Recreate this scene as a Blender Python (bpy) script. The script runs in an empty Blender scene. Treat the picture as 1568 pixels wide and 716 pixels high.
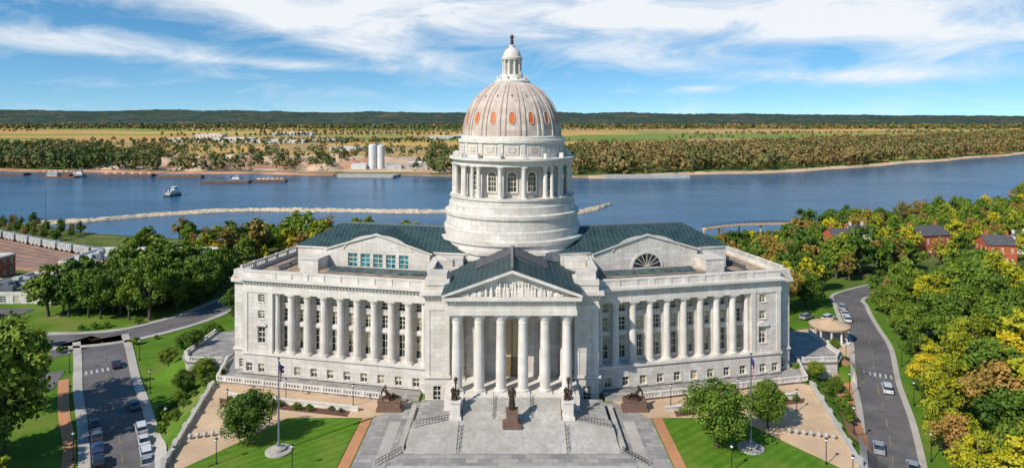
import bpy, bmesh, math, random
import numpy as np
from mathutils import Vector, Matrix, noise
R = math.radians
random.seed(7); rng = np.random.default_rng(7)
sc = bpy.context.scene
col = sc.collection
sc.view_settings.view_transform = 'Standard'
sc.view_settings.look = 'None'
sc.view_settings.exposure = 0

# ------------------------------------------------------------ materials
def newmat(name):
    m = bpy.data.materials.new(name); m.use_nodes = True
    nt = m.node_tree
    return m, nt, nt.nodes['Principled BSDF']
def node(nt, t, **kw):
    n = nt.nodes.new(t)
    for k, v in kw.items(): setattr(n, k, v)
    return n
def ramp(nt, fac, stops, interp='LINEAR'):
    r = node(nt, 'ShaderNodeValToRGB'); r.color_ramp.interpolation = interp
    e = r.color_ramp.elements
    while len(e) < len(stops): e.new(0.5)
    for i, (p, c) in enumerate(stops):
        e[i].position = p; e[i].color = (*c, 1) if len(c) == 3 else c
    nt.links.new(fac, r.inputs[0]); return r.outputs[0]
def mixc(nt, fac, a, b, mode='MIX'):
    n = node(nt, 'ShaderNodeMix', data_type='RGBA', blend_type=mode)
    for i, v in ((0, fac), (6, a), (7, b)):
        if isinstance(v, (int, float)): n.inputs[i].default_value = v
        elif isinstance(v, tuple): n.inputs[i].default_value = (*v, 1)
        else: nt.links.new(v, n.inputs[i])
    return n.outputs[2]
def math_(nt, op, a, b=None, c=None, clamp=False):
    n = node(nt, 'ShaderNodeMath', operation=op, use_clamp=clamp)
    for i, v in enumerate((a, b, c)):
        if v is None: continue
        if isinstance(v, (int, float)): n.inputs[i].default_value = v
        else: nt.links.new(v, n.inputs[i])
    return n.outputs[0]
def pos(nt): return node(nt, 'ShaderNodeNewGeometry').outputs['Position']
def mapping(nt, vec, scale=(1, 1, 1), rot=(0, 0, 0), loc=(0, 0, 0)):
    n = node(nt, 'ShaderNodeMapping'); nt.links.new(vec, n.inputs[0])
    n.inputs['Scale'].default_value = scale; n.inputs['Rotation'].default_value = rot
    n.inputs['Location'].default_value = loc
    return n.outputs[0]
def noisen(nt, vec, scale, detail=4, rough=0.55, out='Fac'):
    n = node(nt, 'ShaderNodeTexNoise'); nt.links.new(vec, n.inputs['Vector'])
    n.inputs['Scale'].default_value = scale; n.inputs['Detail'].default_value = detail
    n.inputs['Roughness'].default_value = rough
    return n.outputs[out]
def bump(nt, bs, h, strength=0.3, dist=0.1):
    b = node(nt, 'ShaderNodeBump'); b.inputs['Strength'].default_value = strength
    b.inputs['Distance'].default_value = dist
    nt.links.new(h, b.inputs['Height']); nt.links.new(b.outputs[0], bs.inputs['Normal'])

def simple(name, c, rough=0.6, metal=0.0, var=0.25, scale=1.0):
    m, nt, bs = newmat(name)
    f = noisen(nt, pos(nt), scale, 4)
    a = tuple(x * (1 - var) for x in c); b = tuple(min(1, x * (1 + var)) for x in c)
    nt.links.new(ramp(nt, f, [(0.3, a), (0.7, b)]), bs.inputs['Base Color'])
    bs.inputs['Roughness'].default_value = rough; bs.inputs['Metallic'].default_value = metal
    return m

def stone_mat(name, c1, c2, cdark, course=0.9, mortar=0.35, blotch=0.35):
    m, nt, bs = newmat(name)
    p = pos(nt)
    s = node(nt, 'ShaderNodeSeparateXYZ'); nt.links.new(p, s.inputs[0])
    cx = node(nt, 'ShaderNodeCombineXYZ')
    nt.links.new(math_(nt, 'ADD', s.outputs[0], math_(nt, 'MULTIPLY', s.outputs[1], 0.83)), cx.inputs[0])
    nt.links.new(s.outputs[2], cx.inputs[1])
    b = node(nt, 'ShaderNodeTexBrick'); nt.links.new(cx.outputs[0], b.inputs['Vector'])
    b.inputs['Color1'].default_value = (*c1, 1); b.inputs['Color2'].default_value = (*c2, 1)
    b.inputs['Mortar'].default_value = (*[x * (1 - mortar) for x in c2], 1)
    b.inputs['Scale'].default_value = 1; b.inputs['Mortar Size'].default_value = 0.035
    b.inputs['Brick Width'].default_value = course * 2.1; b.inputs['Row Height'].default_value = course
    b.inputs['Bias'].default_value = 0.0
    n1 = noisen(nt, p, 0.3, 5, 0.7)
    n2 = noisen(nt, mapping(nt, p, (1.3, 1.3, 0.10)), 1.0, 4, 0.7)
    f = ramp(nt, n2, [(0.42, (0, 0, 0)), (0.70, (1, 1, 1))])
    ff = math_(nt, 'MULTIPLY', f, blotch)
    o = mixc(nt, ff, b.outputs['Color'], cdark)
    f2 = math_(nt, 'MULTIPLY', ramp(nt, n1, [(0.38, (0, 0, 0)), (0.66, (1, 1, 1))]), blotch * 0.9)
    o = mixc(nt, f2, o, cdark)
    nt.links.new(o, bs.inputs['Base Color'])
    bs.inputs['Roughness'].default_value = 0.85
    bs.inputs['Specular IOR Level'].default_value = 0.25
    bump(nt, bs, b.outputs['Fac'], -0.4, 0.04)
    return m

M = {}
M['stone'] = stone_mat('limestone', (0.59, 0.55, 0.495), (0.74, 0.70, 0.64), (0.42, 0.36, 0.30), 0.9, 0.38, 0.5)
M['stonep'] = stone_mat('limestone_plain', (0.66, 0.62, 0.565), (0.75, 0.71, 0.655), (0.46, 0.40, 0.34), 1.6, 0.14, 0.5)
M['dome'] = stone_mat('dome_stone', (0.52, 0.43, 0.365), (0.70, 0.625, 0.56), (0.40, 0.30, 0.24), 1.3, 0.22, 0.65)
M['step'] = stone_mat('step_stone', (0.46, 0.43, 0.39), (0.57, 0.54, 0.49), (0.28, 0.255, 0.225), 3.0, 0.2, 0.55)
def slate():
    m, nt, bs = newmat('slate_roof'); p = pos(nt)
    w = node(nt, 'ShaderNodeTexWave', wave_type='BANDS', bands_direction='X', wave_profile='SAW')
    nt.links.new(p, w.inputs[0]); w.inputs['Scale'].default_value = 0.3
    n = noisen(nt, p, 0.4, 6, 0.75)
    c = ramp(nt, n, [(0.3, (0.012, 0.028, 0.030)), (0.7, (0.045, 0.085, 0.088))])
    c = mixc(nt, math_(nt, 'MULTIPLY', math_(nt, 'GREATER_THAN', w.outputs[1], 0.88), 0.6), c, (0.10, 0.16, 0.16))
    nt.links.new(c, bs.inputs['Base Color']); bs.inputs['Roughness'].default_value = 0.6
    bs.inputs['Specular IOR Level'].default_value = 0.3
    return m
M['slate'] = slate()
M['flatroof'] = simple('gravel_roof', (0.32, 0.235, 0.165), 0.95, 0, 0.4, 0.4)
M['rust'] = simple('brown_coping', (0.16, 0.075, 0.045), 0.8, 0, 0.3, 0.8)
M['frame'] = simple('window_frame', (0.66, 0.60, 0.46), 0.6, 0, 0.1)
def glassm(name, c, r=0.12):
    m, nt, bs = newmat(name); p = pos(nt)
    n = noisen(nt, p, 0.7, 2)
    nt.links.new(ramp(nt, n, [(0.35, tuple(x * 0.4 for x in c)), (0.65, tuple(x * 1.5 for x in c))]), bs.inputs['Base Color'])
    bs.inputs['Roughness'].default_value = r; return m
M['glass'] = glassm('window_glass', (0.03, 0.04, 0.05))
M['blind'] = glassm('window_blind', (0.42, 0.36, 0.23), 0.4)
M['teal'] = glassm('teal_glass', (0.04, 0.20, 0.23))
M['skylight'] = glassm('skylight_glass', (0.05, 0.085, 0.085), 0.3)
M['orange'] = simple('dome_window_terracotta', (0.55, 0.13, 0.02), 0.6, 0, 0.25, 2)
M['doorm'] = simple('bronze_door', (0.22, 0.15, 0.08), 0.5, 0.2, 0.2)
M['curtain'] = simple('tan_curtain', (0.52, 0.39, 0.22), 0.8, 0, 0.1)
M['bronze'] = simple('bronze', (0.075, 0.045, 0.03), 0.45, 0.6, 0.4, 3)
M['granite'] = simple('brown_granite', (0.17, 0.10, 0.07), 0.5, 0, 0.3, 3)
def asph(name, c, v):
    m, nt, bs = newmat(name); p = pos(nt)
    a = noisen(nt, p, 0.12, 6, 0.7); b = noisen(nt, p, 6, 3)
    o = ramp(nt, a, [(0.3, tuple(x * (1 - v) for x in c)), (0.7, tuple(x * (1 + v) for x in c))])
    o = mixc(nt, 0.3, o, ramp(nt, b, [(0.3, (0.3, 0.3, 0.3)), (0.7, (0.7, 0.7, 0.7))]), 'OVERLAY')
    nt.links.new(o, bs.inputs['Base Color']); bs.inputs['Roughness'].default_value = 0.9; return m
M['asphalt'] = asph('asphalt', (0.125, 0.115, 0.115), 0.4)
M['concrete'] = asph('concrete', (0.42, 0.385, 0.34), 0.22)
M['tan'] = asph('tan_paving', (0.54, 0.38, 0.24), 0.2)
M['terra'] = asph('terracotta_brick_paving', (0.47, 0.22, 0.105), 0.2)
M['white'] = simple('white_paint', (0.75, 0.75, 0.73), 0.5, 0, 0.06)
M['linew'] = simple('worn_white_paint', (0.42, 0.42, 0.40), 0.7, 0, 0.4, 2)
M['yellow'] = simple('worn_yellow_paint', (0.36, 0.26, 0.08), 0.7, 0, 0.35, 2)
M['metal'] = simple('grey_metal', (0.25, 0.26, 0.27), 0.4, 0.7, 0.15)
M['dark'] = simple('dark_metal', (0.03, 0.03, 0.03), 0.4, 0.5, 0.2)
M['mulch'] = simple('mulch', (0.12, 0.055, 0.035), 0.95, 0, 0.4, 2)
M['brick'] = stone_mat('red_brick', (0.52, 0.14, 0.06), (0.44, 0.12, 0.055), (0.28, 0.09, 0.05), 0.25, 0.0, 0.3)
M['beige'] = simple('beige_wall', (0.54, 0.38, 0.21), 0.8, 0, 0.12, 0.3)
M['greyroof'] = simple('membrane_roof', (0.42, 0.42, 0.42), 0.8, 0, 0.25, 0.15)
M['shingle'] = simple('shingle_roof', (0.085, 0.085, 0.09), 0.8, 0, 0.3, 1)
M['ballast'] = simple('rail_ballast', (0.33, 0.19, 0.125), 0.95, 0, 0.35, 0.15)
M['rock'] = simple('riprap_rock', (0.50, 0.40, 0.28), 0.9, 0, 0.45, 0.5)
M['sand'] = simple('sand', (0.56, 0.39, 0.25), 0.95, 0, 0.35, 0.02)
M['soil'] = simple('bare_soil', (0.42, 0.22, 0.13), 0.95, 0, 0.4, 0.03)
M['bark'] = simple('bark', (0.10, 0.075, 0.055), 0.9, 0, 0.4, 3)
def paving():
    m, nt, bs = newmat('grey_paving'); p = pos(nt)
    b = node(nt, 'ShaderNodeTexBrick'); nt.links.new(p, b.inputs['Vector'])
    b.inputs['Color1'].default_value = (0.23, 0.22, 0.215, 1); b.inputs['Color2'].default_value = (0.38, 0.36, 0.335, 1)
    b.inputs['Mortar'].default_value = (0.14, 0.13, 0.12, 1); b.inputs['Scale'].default_value = 1
    b.inputs['Brick Width'].default_value = 2.2; b.inputs['Row Height'].default_value = 1.3; b.inputs['Mortar Size'].default_value = 0.03
    n = noisen(nt, p, 0.3, 6, 0.7)
    o = mixc(nt, 0.5, b.outputs[0], ramp(nt, n, [(0.3, (0.3, 0.3, 0.3)), (0.7, (0.70, 0.67, 0.62))]), 'OVERLAY')
    nt.links.new(o, bs.inputs['Base Color']); bs.inputs['Roughness'].default_value = 0.8; return m
M['paving'] = paving()
def lawn():
    m, nt, bs = newmat('mown_lawn'); p = pos(nt)
    w = node(nt, 'ShaderNodeTexWave', wave_type='BANDS', bands_direction='X', wave_profile='SIN')
    nt.links.new(mapping(nt, p, (1, 1, 1), (0, 0, 0.9)), w.inputs[0]); w.inputs['Scale'].default_value = 0.17
    w.inputs['Distortion'].default_value = 1.0; w.inputs['Detail Scale'].default_value = 0.3
    n = noisen(nt, p, 0.5, 8, 0.75)
    c = ramp(nt, n, [(0.3, (0.055, 0.15, 0.008)), (0.7, (0.14, 0.25, 0.016))])
    c = mixc(nt, math_(nt, 'MULTIPLY', w.outputs[1], 0.5), c, (0.045, 0.125, 0.008))
    n2 = noisen(nt, p, 0.12, 4, 0.6)
    c = mixc(nt, math_(nt, 'MULTIPLY', ramp(nt, n2, [(0.5, (0, 0, 0)), (0.75, (1, 1, 1))]), 0.5), c, (0.22, 0.25, 0.045))
    nt.links.new(c, bs.inputs['Base Color']); bs.inputs['Roughness'].default_value = 0.9
    bs.inputs['Specular IOR Level'].default_value = 0.2
    bump(nt, bs, noisen(nt, p, 8, 3), 0.5, 0.1); return m
M['lawn'] = lawn()
def terrain_mat():
    m, nt, bs = newmat('terrain_ground'); p = pos(nt)
    s = node(nt, 'ShaderNodeSeparateXYZ'); nt.links.new(p, s.inputs[0])
    n = noisen(nt, p, 0.08, 8, 0.7)
    near = ramp(nt, n, [(0.3, (0.05, 0.12, 0.010)), (0.5, (0.095, 0.185, 0.018)), (0.62, (0.16, 0.20, 0.04)), (0.75, (0.25, 0.20, 0.10))])
    wild = ramp(nt, n, [(0.3, (0.05, 0.08, 0.018)), (0.55, (0.12, 0.15, 0.035)), (0.75, (0.26, 0.20, 0.11))])
    f = math_(nt, 'MULTIPLY', math_(nt, 'SUBTRACT', s.outputs[1], 215), 0.02, clamp=True)
    c = mixc(nt, f, near, wild)
    v = node(nt, 'ShaderNodeTexVoronoi', distance='CHEBYCHEV'); v.inputs['Randomness'].default_value = 0.75
    nt.links.new(mapping(nt, p, (1/900, 1/300, 0), (0, 0, 0.08)), v.inputs['Vector']); v.inputs['Scale'].default_value = 1
    sv = node(nt, 'ShaderNodeSeparateColor'); nt.links.new(v.outputs['Color'], sv.inputs[0])
    fc = ramp(nt, sv.outputs[0], [(0.0, (0.19, 0.25, 0.06)), (0.17, (0.46, 0.31, 0.13)), (0.32, (0.27, 0.28, 0.08)),
              (0.45, (0.54, 0.34, 0.12)), (0.66, (0.38, 0.27, 0.13)), (0.82, (0.54, 0.30, 0.11))], 'CONSTANT')
    nn = noisen(nt, mapping(nt, p, (1, 5, 1)), 0.004, 6, 0.7)
    fc = mixc(nt, 0.5, fc, ramp(nt, nn, [(0.35, (0.3, 0.36, 0.28)), (0.65, (0.78, 0.68, 0.58))]), 'OVERLAY')
    g = math_(nt, 'GREATER_THAN', s.outputs[1], 1150)
    c = mixc(nt, g, c, fc)
    bk = math_(nt, 'LESS_THAN', s.outputs[2], -22.6)
    c = mixc(nt, bk, c, ramp(nt, noisen(nt, p, 0.05, 6), [(0.35, (0.38, 0.25, 0.15)), (0.65, (0.17, 0.14, 0.07))]))
    nt.links.new(c, bs.inputs['Base Color']); bs.inputs['Roughness'].default_value = 0.95
    bs.inputs['Specular IOR Level'].default_value = 0.1
    return m
M['terrain'] = terrain_mat()
def hills_mat():
    m, nt, bs = newmat('forested_hill'); p = pos(nt)
    n = noisen(nt, p, 0.0035, 8, 0.75); n2 = noisen(nt, p, 0.02, 5, 0.8)
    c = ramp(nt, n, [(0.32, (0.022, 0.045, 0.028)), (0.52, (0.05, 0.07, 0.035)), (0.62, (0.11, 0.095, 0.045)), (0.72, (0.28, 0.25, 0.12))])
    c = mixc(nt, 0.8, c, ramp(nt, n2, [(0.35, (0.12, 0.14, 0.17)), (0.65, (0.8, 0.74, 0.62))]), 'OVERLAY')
    c = mixc(nt, 0.10, c, (0.14, 0.25, 0.36))  # distance haze painted in: a little blue mixed evenly into the hill colour
    nt.links.new(c, bs.inputs['Base Color']); bs.inputs['Roughness'].default_value = 1
    bs.inputs['Specular IOR Level'].default_value = 0.0
    return m
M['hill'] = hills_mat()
def water_mat():
    m, nt, bs = newmat('river_water'); p = pos(nt)
    n = noisen(nt, mapping(nt, p, (0.35, 1, 1)), 0.012, 6, 0.6)
    n3 = noisen(nt, mapping(nt, p, (0.25, 1, 1)), 0.09, 6, 0.7)
    c = ramp(nt, n, [(0.35, (0.024, 0.085, 0.165)), (0.65, (0.05, 0.14, 0.24))])
    c = mixc(nt, 0.4, c, ramp(nt, n3, [(0.35, (0.3, 0.3, 0.3)), (0.65, (0.7, 0.7, 0.7))]), 'OVERLAY')
    b = node(nt, 'ShaderNodeBump'); b.inputs['Strength'].default_value = 0.45; b.inputs['Distance'].default_value = 0.5
    nt.links.new(noisen(nt, mapping(nt, p, (0.5, 1, 1)), 0.35, 6, 0.7), b.inputs['Height'])
    nt.links.new(c, bs.inputs['Base Color']); bs.inputs['Roughness'].default_value = 0.9; bs.inputs['Specular IOR Level'].default_value = 0
    gl = node(nt, 'ShaderNodeBsdfGlossy'); gl.inputs['Roughness'].default_value = 0.1; gl.inputs['Color'].default_value = (0.85, 0.93, 1, 1)
    fr = node(nt, 'ShaderNodeFresnel'); fr.inputs[0].default_value = 1.33
    nt.links.new(b.outputs[0], gl.inputs['Normal']); nt.links.new(b.outputs[0], fr.inputs['Normal'])
    mx = node(nt, 'ShaderNodeMixShader'); nt.links.new(math_(nt, 'MULTIPLY', fr.outputs[0], 0.65), mx.inputs[0])
    nt.links.new(bs.outputs[0], mx.inputs[1]); nt.links.new(gl.outputs[0], mx.inputs[2])
    nt.links.new(mx.outputs[0], nt.nodes['Material Output'].inputs[0])
    return m
M['water'] = water_mat()
def leafmat(name, stops):
    m, nt, bs = newmat(name)
    a = node(nt, 'ShaderNodeAttribute', attribute_name='tint')
    oi = node(nt, 'ShaderNodeObjectInfo')
    f = math_(nt, 'ADD', math_(nt, 'MULTIPLY', a.outputs['Fac'], 0.58), math_(nt, 'MULTIPLY', oi.outputs['Random'], 0.42))
    nt.links.new(ramp(nt, f, stops), bs.inputs['Base Color']); bs.inputs['Roughness'].default_value = 0.65
    bs.inputs['Specular IOR Level'].default_value = 0.2
    return m
M['leafg'] = leafmat('green_foliage', [(0.08, (0.03, 0.075, 0.010)), (0.45, (0.085, 0.155, 0.016)), (0.72, (0.17, 0.235, 0.022)), (0.95, (0.30, 0.30, 0.03))])
M['leafy'] = leafmat('yellow_foliage', [(0.08, (0.12, 0.16, 0.012)), (0.5, (0.34, 0.34, 0.018)), (0.9, (0.62, 0.44, 0.02))])
M['leafb'] = leafmat('autumn_foliage', [(0.1, (0.09, 0.10, 0.02)), (0.5, (0.25, 0.19, 0.04)), (0.9, (0.44, 0.22, 0.06))])
M['leafd'] = leafmat('distant_foliage', [(0.05, (0.028, 0.06, 0.014)), (0.30, (0.065, 0.105, 0.022)), (0.50, (0.115, 0.135, 0.038)), (0.74, (0.24, 0.165, 0.06))])

# ------------------------------------------------------------ mesh builder
class MB:
    def __init__(s): s.v = []; s.f = []; s.m = []; s.mats = []; s.T = None
    def mi(s, k):
        if k not in s.mats: s.mats.append(k)
        return s.mats.index(k)
    def add(s, vs, fs, k):
        o = len(s.v)
        s.v += [tuple(s.T(*p)) if s.T else tuple(p) for p in vs]
        i = s.mi(k)
        for f in fs: s.f.append([o + a for a in f]); s.m.append(i)
    def box(s, x0, x1, y0, y1, z0, z1, k):
        s.add([(x0,y0,z0),(x1,y0,z0),(x1,y1,z0),(x0,y1,z0),(x0,y0,z1),(x1,y0,z1),(x1,y1,z1),(x0,y1,z1)],
              [(0,3,2,1),(4,5,6,7),(0,1,5,4),(1,2,6,5),(2,3,7,6),(3,0,4,7)], k)
    def rev(s, prof, n, cx, cy, k, a0=0.0, cap=True):
        vs = []; fs = []
        for r, z in prof:
            for i in range(n):
                a = a0 + 2*math.pi*i/n; vs.append((cx + r*math.cos(a), cy + r*math.sin(a), z))
        for j in range(len(prof)-1):
            for i in range(n):
                i2 = (i+1) % n; fs.append((j*n+i, j*n+i2, (j+1)*n+i2, (j+1)*n+i))
        if cap:
            fs.append(tuple(range(n))[::-1]); fs.append(tuple((len(prof)-1)*n + i for i in range(n)))
        s.add(vs, fs, k)
    def prism(s, poly, z0, z1, k):
        n = len(poly)
        s.add([(x, y, z0) for x, y in poly] + [(x, y, z1) for x, y in poly],
              [tuple(range(n))[::-1], tuple(range(n, 2*n))] + [(i, (i+1) % n, n+(i+1) % n, n+i) for i in range(n)], k)
    def prismy(s, poly, y0, y1, k):
        n = len(poly)
        s.add([(x, y0, z) for x, z in poly] + [(x, y1, z) for x, z in poly],
              [tuple(range(n)), tuple(range(n, 2*n))[::-1]] + [(i, n+i, n+(i+1) % n, (i+1) % n) for i in range(n)], k)
    def column(s, x, y, z0, z1, r, k='stonep', n=14):
        h = z1 - z0
        s.box(x-r*1.35, x+r*1.35, y-r*1.35, y+r*1.35, z0, z0+0.3*r, k)
        s.rev([(r*1.25, z0+0.3*r), (r*1.25, z0+0.6*r), (r, z0+0.75*r), (r*1.0, z0+h*0.35), (r*0.86, z1-1.9*r),
               (r*0.98, z1-1.8*r), (r*0.9, z1-1.6*r), (r*1.05, z1-1.1*r), (r*1.3, z1-0.4*r)], n, x, y, k)
        s.box(x-r*1.3, x+r*1.3, y-r*1.3, y+r*1.3, z1-0.4*r, z1, k)
    def wall(s, u0, u1, z0, z1, v, ops, k='stone', depth=0.45, gl='glass', nv=1, nh=2):
        us = sorted({u0, u1} | {a for o in ops for a in o[:2]}); zs = sorted({z0, z1} | {a for o in ops for a in o[2:4]})
        for i in range(len(us)-1):
            for j in range(len(zs)-1):
                cu = (us[i]+us[i+1])/2; cz = (zs[j]+zs[j+1])/2
                if any(o[0] < cu < o[1] and o[2] < cz < o[3] for o in ops): continue
                s.add([(us[i], v, zs[j]), (us[i+1], v, zs[j]), (us[i+1], v, zs[j+1]), (us[i], v, zs[j+1])], [(0,1,2,3)], k)
        for o in ops:
            a, b, c, d = o[:4]; w = v + depth
            s.add([(a,v,c),(b,v,c),(b,v,d),(a,v,d),(a,w,c),(b,w,c),(b,w,d),(a,w,d)],
                  [(0,4,5,1),(1,5,6,2),(2,6,7,3),(3,7,4,0)], k)
            g = gl if random.random() < 0.42 else 'blind'
            zm = c + (d-c)*random.choice([0.0, 0.35, 0.5]) if g == 'blind' else d
            s.add([(a,w,c),(b,w,c),(b,w,zm),(a,w,zm)], [(0,1,2,3)], 'glass')
            if zm < d: s.add([(a,w,zm),(b,w,zm),(b,w,d),(a,w,d)], [(0,1,2,3)], 'blind')
            t = 0.08; e = 0.004
            s.box(a+e, a+2*t, w-0.1, w-0.02, c+e, d-e, 'frame'); s.box(b-2*t, b-e, w-0.1, w-0.02, c+e, d-e, 'frame')
            s.box(a+2*t, b-2*t, w-0.1, w-0.02, d-2*t, d-e, 'frame')
            for q in range(1, nv+1):
                x = a + (b-a)*q/(nv+1); s.box(x-t*.7, x+t*.7, w-0.11, w-0.02, c+e, d-2*t, 'frame')
            for q in range(1, nh+1):
                z = c + (d-c)*q/(nh+1); s.box(a+2*t, b-2*t, w-0.12, w-0.03, z-t, z+t, 'frame')
            s.box(a-0.12, b+0.12, v-0.14, v-0.003, c-0.22, c-0.003, 'stonep')
    def balus(s, p0, p1, z, h=1.0, k='stonep', step=0.9):
        d = Vector((p1[0]-p0[0], p1[1]-p0[1])); L = d.length; d.normalize(); n = Vector((-d.y, d.x))*0.16
        def seg(a, b, w, z0, z1):
            A = Vector(p0)+d*a; B = Vector(p0)+d*b; m = n*w
            s.prism([(A.x-m.x, A.y-m.y), (B.x-m.x, B.y-m.y), (B.x+m.x, B.y+m.y), (A.x+m.x, A.y+m.y)], z0, z1, k)
        seg(0, L, 1.2, z, z+0.2*h); seg(0, L, 1.3, z+0.85*h, z+h)
        i = 0.0; c = 0
        while i < L-0.2:
            if c % 7 == 0: seg(i, min(L, i+0.6), 1.6, z+0.003, z+h*1.08)
            else: seg(i+0.2, i+0.45, 0.7, z+0.2*h, z+0.85*h)
            i += step*0.72; c += 1
    def obj(s, name, parent=None, smooth=False, ang=40):
        me = bpy.data.meshes.new(name); me.from_pydata(s.v, [], s.f)
        for k in s.mats: me.materials.append(M[k])
        me.polygons.foreach_set('material_index', s.m)
        if smooth:
            me.polygons.foreach_set('use_smooth', [True]*len(s.f)); me.set_sharp_from_angle(angle=R(ang))
        me.update()
        o = bpy.data.objects.new(name, me); col.objects.link(o)
        if parent: o.parent = parent
        return o
def empty(name, loc=(0,0,0)):
    e = bpy.data.objects.new(name, None); e.location = loc; e.empty_display_size = 1; col.objects.link(e); return e
def npmesh(name, V, Q, mats, midx=None, attr=None):
    me = bpy.data.meshes.new(name); n = len(V); m = len(Q)
    me.vertices.add(n); me.vertices.foreach_set('co', V.astype(np.float32).ravel())
    me.loops.add(m*4); me.loops.foreach_set('vertex_index', Q.astype(np.int32).ravel())
    me.polygons.add(m); me.polygons.foreach_set('loop_start', np.arange(m, dtype=np.int32)*4)
    try: me.polygons.foreach_set('loop_total', np.full(m, 4, dtype=np.int32))
    except Exception: pass
    for k in mats: me.materials.append(M[k])
    if midx is not None: me.polygons.foreach_set('material_index', midx.astype(np.int32))
    me.update(calc_edges=True)
    if attr is not None:
        a = me.attributes.new('tint', 'FLOAT', 'POINT'); a.data.foreach_set('value', attr.astype(np.float32))
    return me

# ------------------------------------------------------------ terrain
def S(t): t = np.clip(t, 0, 1); return t*t*(3-2*t)
NBX = [-3000,-700,-400,-300,-220,100,250,420,570,1500,4000]; NBY = [900,560,485,455,418,420,470,560,740,1500,3500]
FBX = [-3000,-900,-500,-100,100,433,1080,1800,4000]; FBY = [1300,985,930,880,855,965,1390,1900,3800]
def nb(x): return np.interp(x, NBX, NBY) + 5*np.sin(x*0.05)
def fb(x): return np.interp(x, FBX, FBY) + 6*np.sin(x*0.03)
def xw(y): return np.interp(y, [60,105,138,148,150,170,172,190], [52,56,63,64,76.5,76.5,66,66])
def Tz(x, y):
    x = np.asarray(x, float); y = np.asarray(y, float)
    p = np.maximum(S((np.abs(x)-xw(y)-0.4)/7), S((y-190)/12))
    ys = np.interp(x, [-100,80,200], [200,200,240]); ye = np.interp(x, [-100,80,200,400], [360,370,470,520])
    z = -4*p - 17*S((y-ys)/(ye-ys))
    w = S((y-nb(x)+6)/14); z = z*(1-w) + -31*w
    w = S((y-fb(x)+4)/14); z = z*(1-w) + -22*w
    return z
def tz(x, y): return float(Tz(x, y))
xs = np.concatenate([[-12000,-9000,-6500,-5000,-4000,-3000,-2400], np.arange(-2000,-600,40), np.arange(-600,-160,8), np.arange(-160,160.1,1.6), np.arange(168,600,8), np.arange(600,2000,40), [2000,2400,3000,4000,5000,6500,9000,12000]])
ys_ = np.concatenate([np.arange(-60,84,12), np.arange(84,260,1.6), np.arange(260,620,5), np.arange(620,860,20), np.arange(860,1500,10), np.arange(1500,2600,60), [2600,3200,4000,5000,7000,10000,14000]])
XX, YY = np.meshgrid(xs, ys_); ZZ = Tz(XX, YY)
V = np.stack([XX.ravel(), YY.ravel(), ZZ.ravel()], 1); nx = len(xs); ny = len(ys_)
I = np.arange(nx*ny).reshape(ny, nx)
Q = np.stack([I[:-1,:-1].ravel(), I[:-1,1:].ravel(), I[1:,1:].ravel(), I[1:,:-1].ravel()], 1)
me = npmesh('ground', V, Q, ['terrain']); me.polygons.foreach_set('use_smooth', [True]*len(Q))
col.objects.link(bpy.data.objects.new('ground', me))
me = npmesh('river_water', np.array([[-4000,380,-25],[4000,380,-25],[4000,4200,-25],[-4000,4200,-25]], float), np.array([[0,1,2,3]]), ['water'])
col.objects.link(bpy.data.objects.new('river_water', me))
hx = np.linspace(-9000, 9000, 560); hy = np.linspace(4300, 9500, 70)
XX, YY = np.meshgrid(hx, hy)
bear = XX/YY
hh = np.interp(bear, [-1.2,-0.8,-0.5,-0.25,0.0,0.3,0.8,1.2], [155,152,140,124,116,104,72,66])
nz = np.array([noise.fractal(Vector((x/900, y/1100, 3.1)), 0.9, 2.0, 5) for x, y in zip(XX.ravel(), YY.ravel())]).reshape(XX.shape)
edge = 4500 + 350*np.sin(XX*0.0011) + 250*np.sin(XX*0.0031+1)
zz = -23 + (hh*S((YY-edge)/2600))*(0.84+0.24*nz) + 16*rng.random(XX.shape)*S((YY-edge)/500)
V = np.stack([XX.ravel(), YY.ravel(), zz.ravel()], 1); I = np.arange(XX.size).reshape(XX.shape)
Q = np.stack([I[:-1,:-1].ravel(), I[:-1,1:].ravel(), I[1:,1:].ravel(), I[1:,:-1].ravel()], 1)
col.objects.link(bpy.data.objects.new('forested_hills', npmesh('forested_hills', V, Q, ['hill'])))

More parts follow.
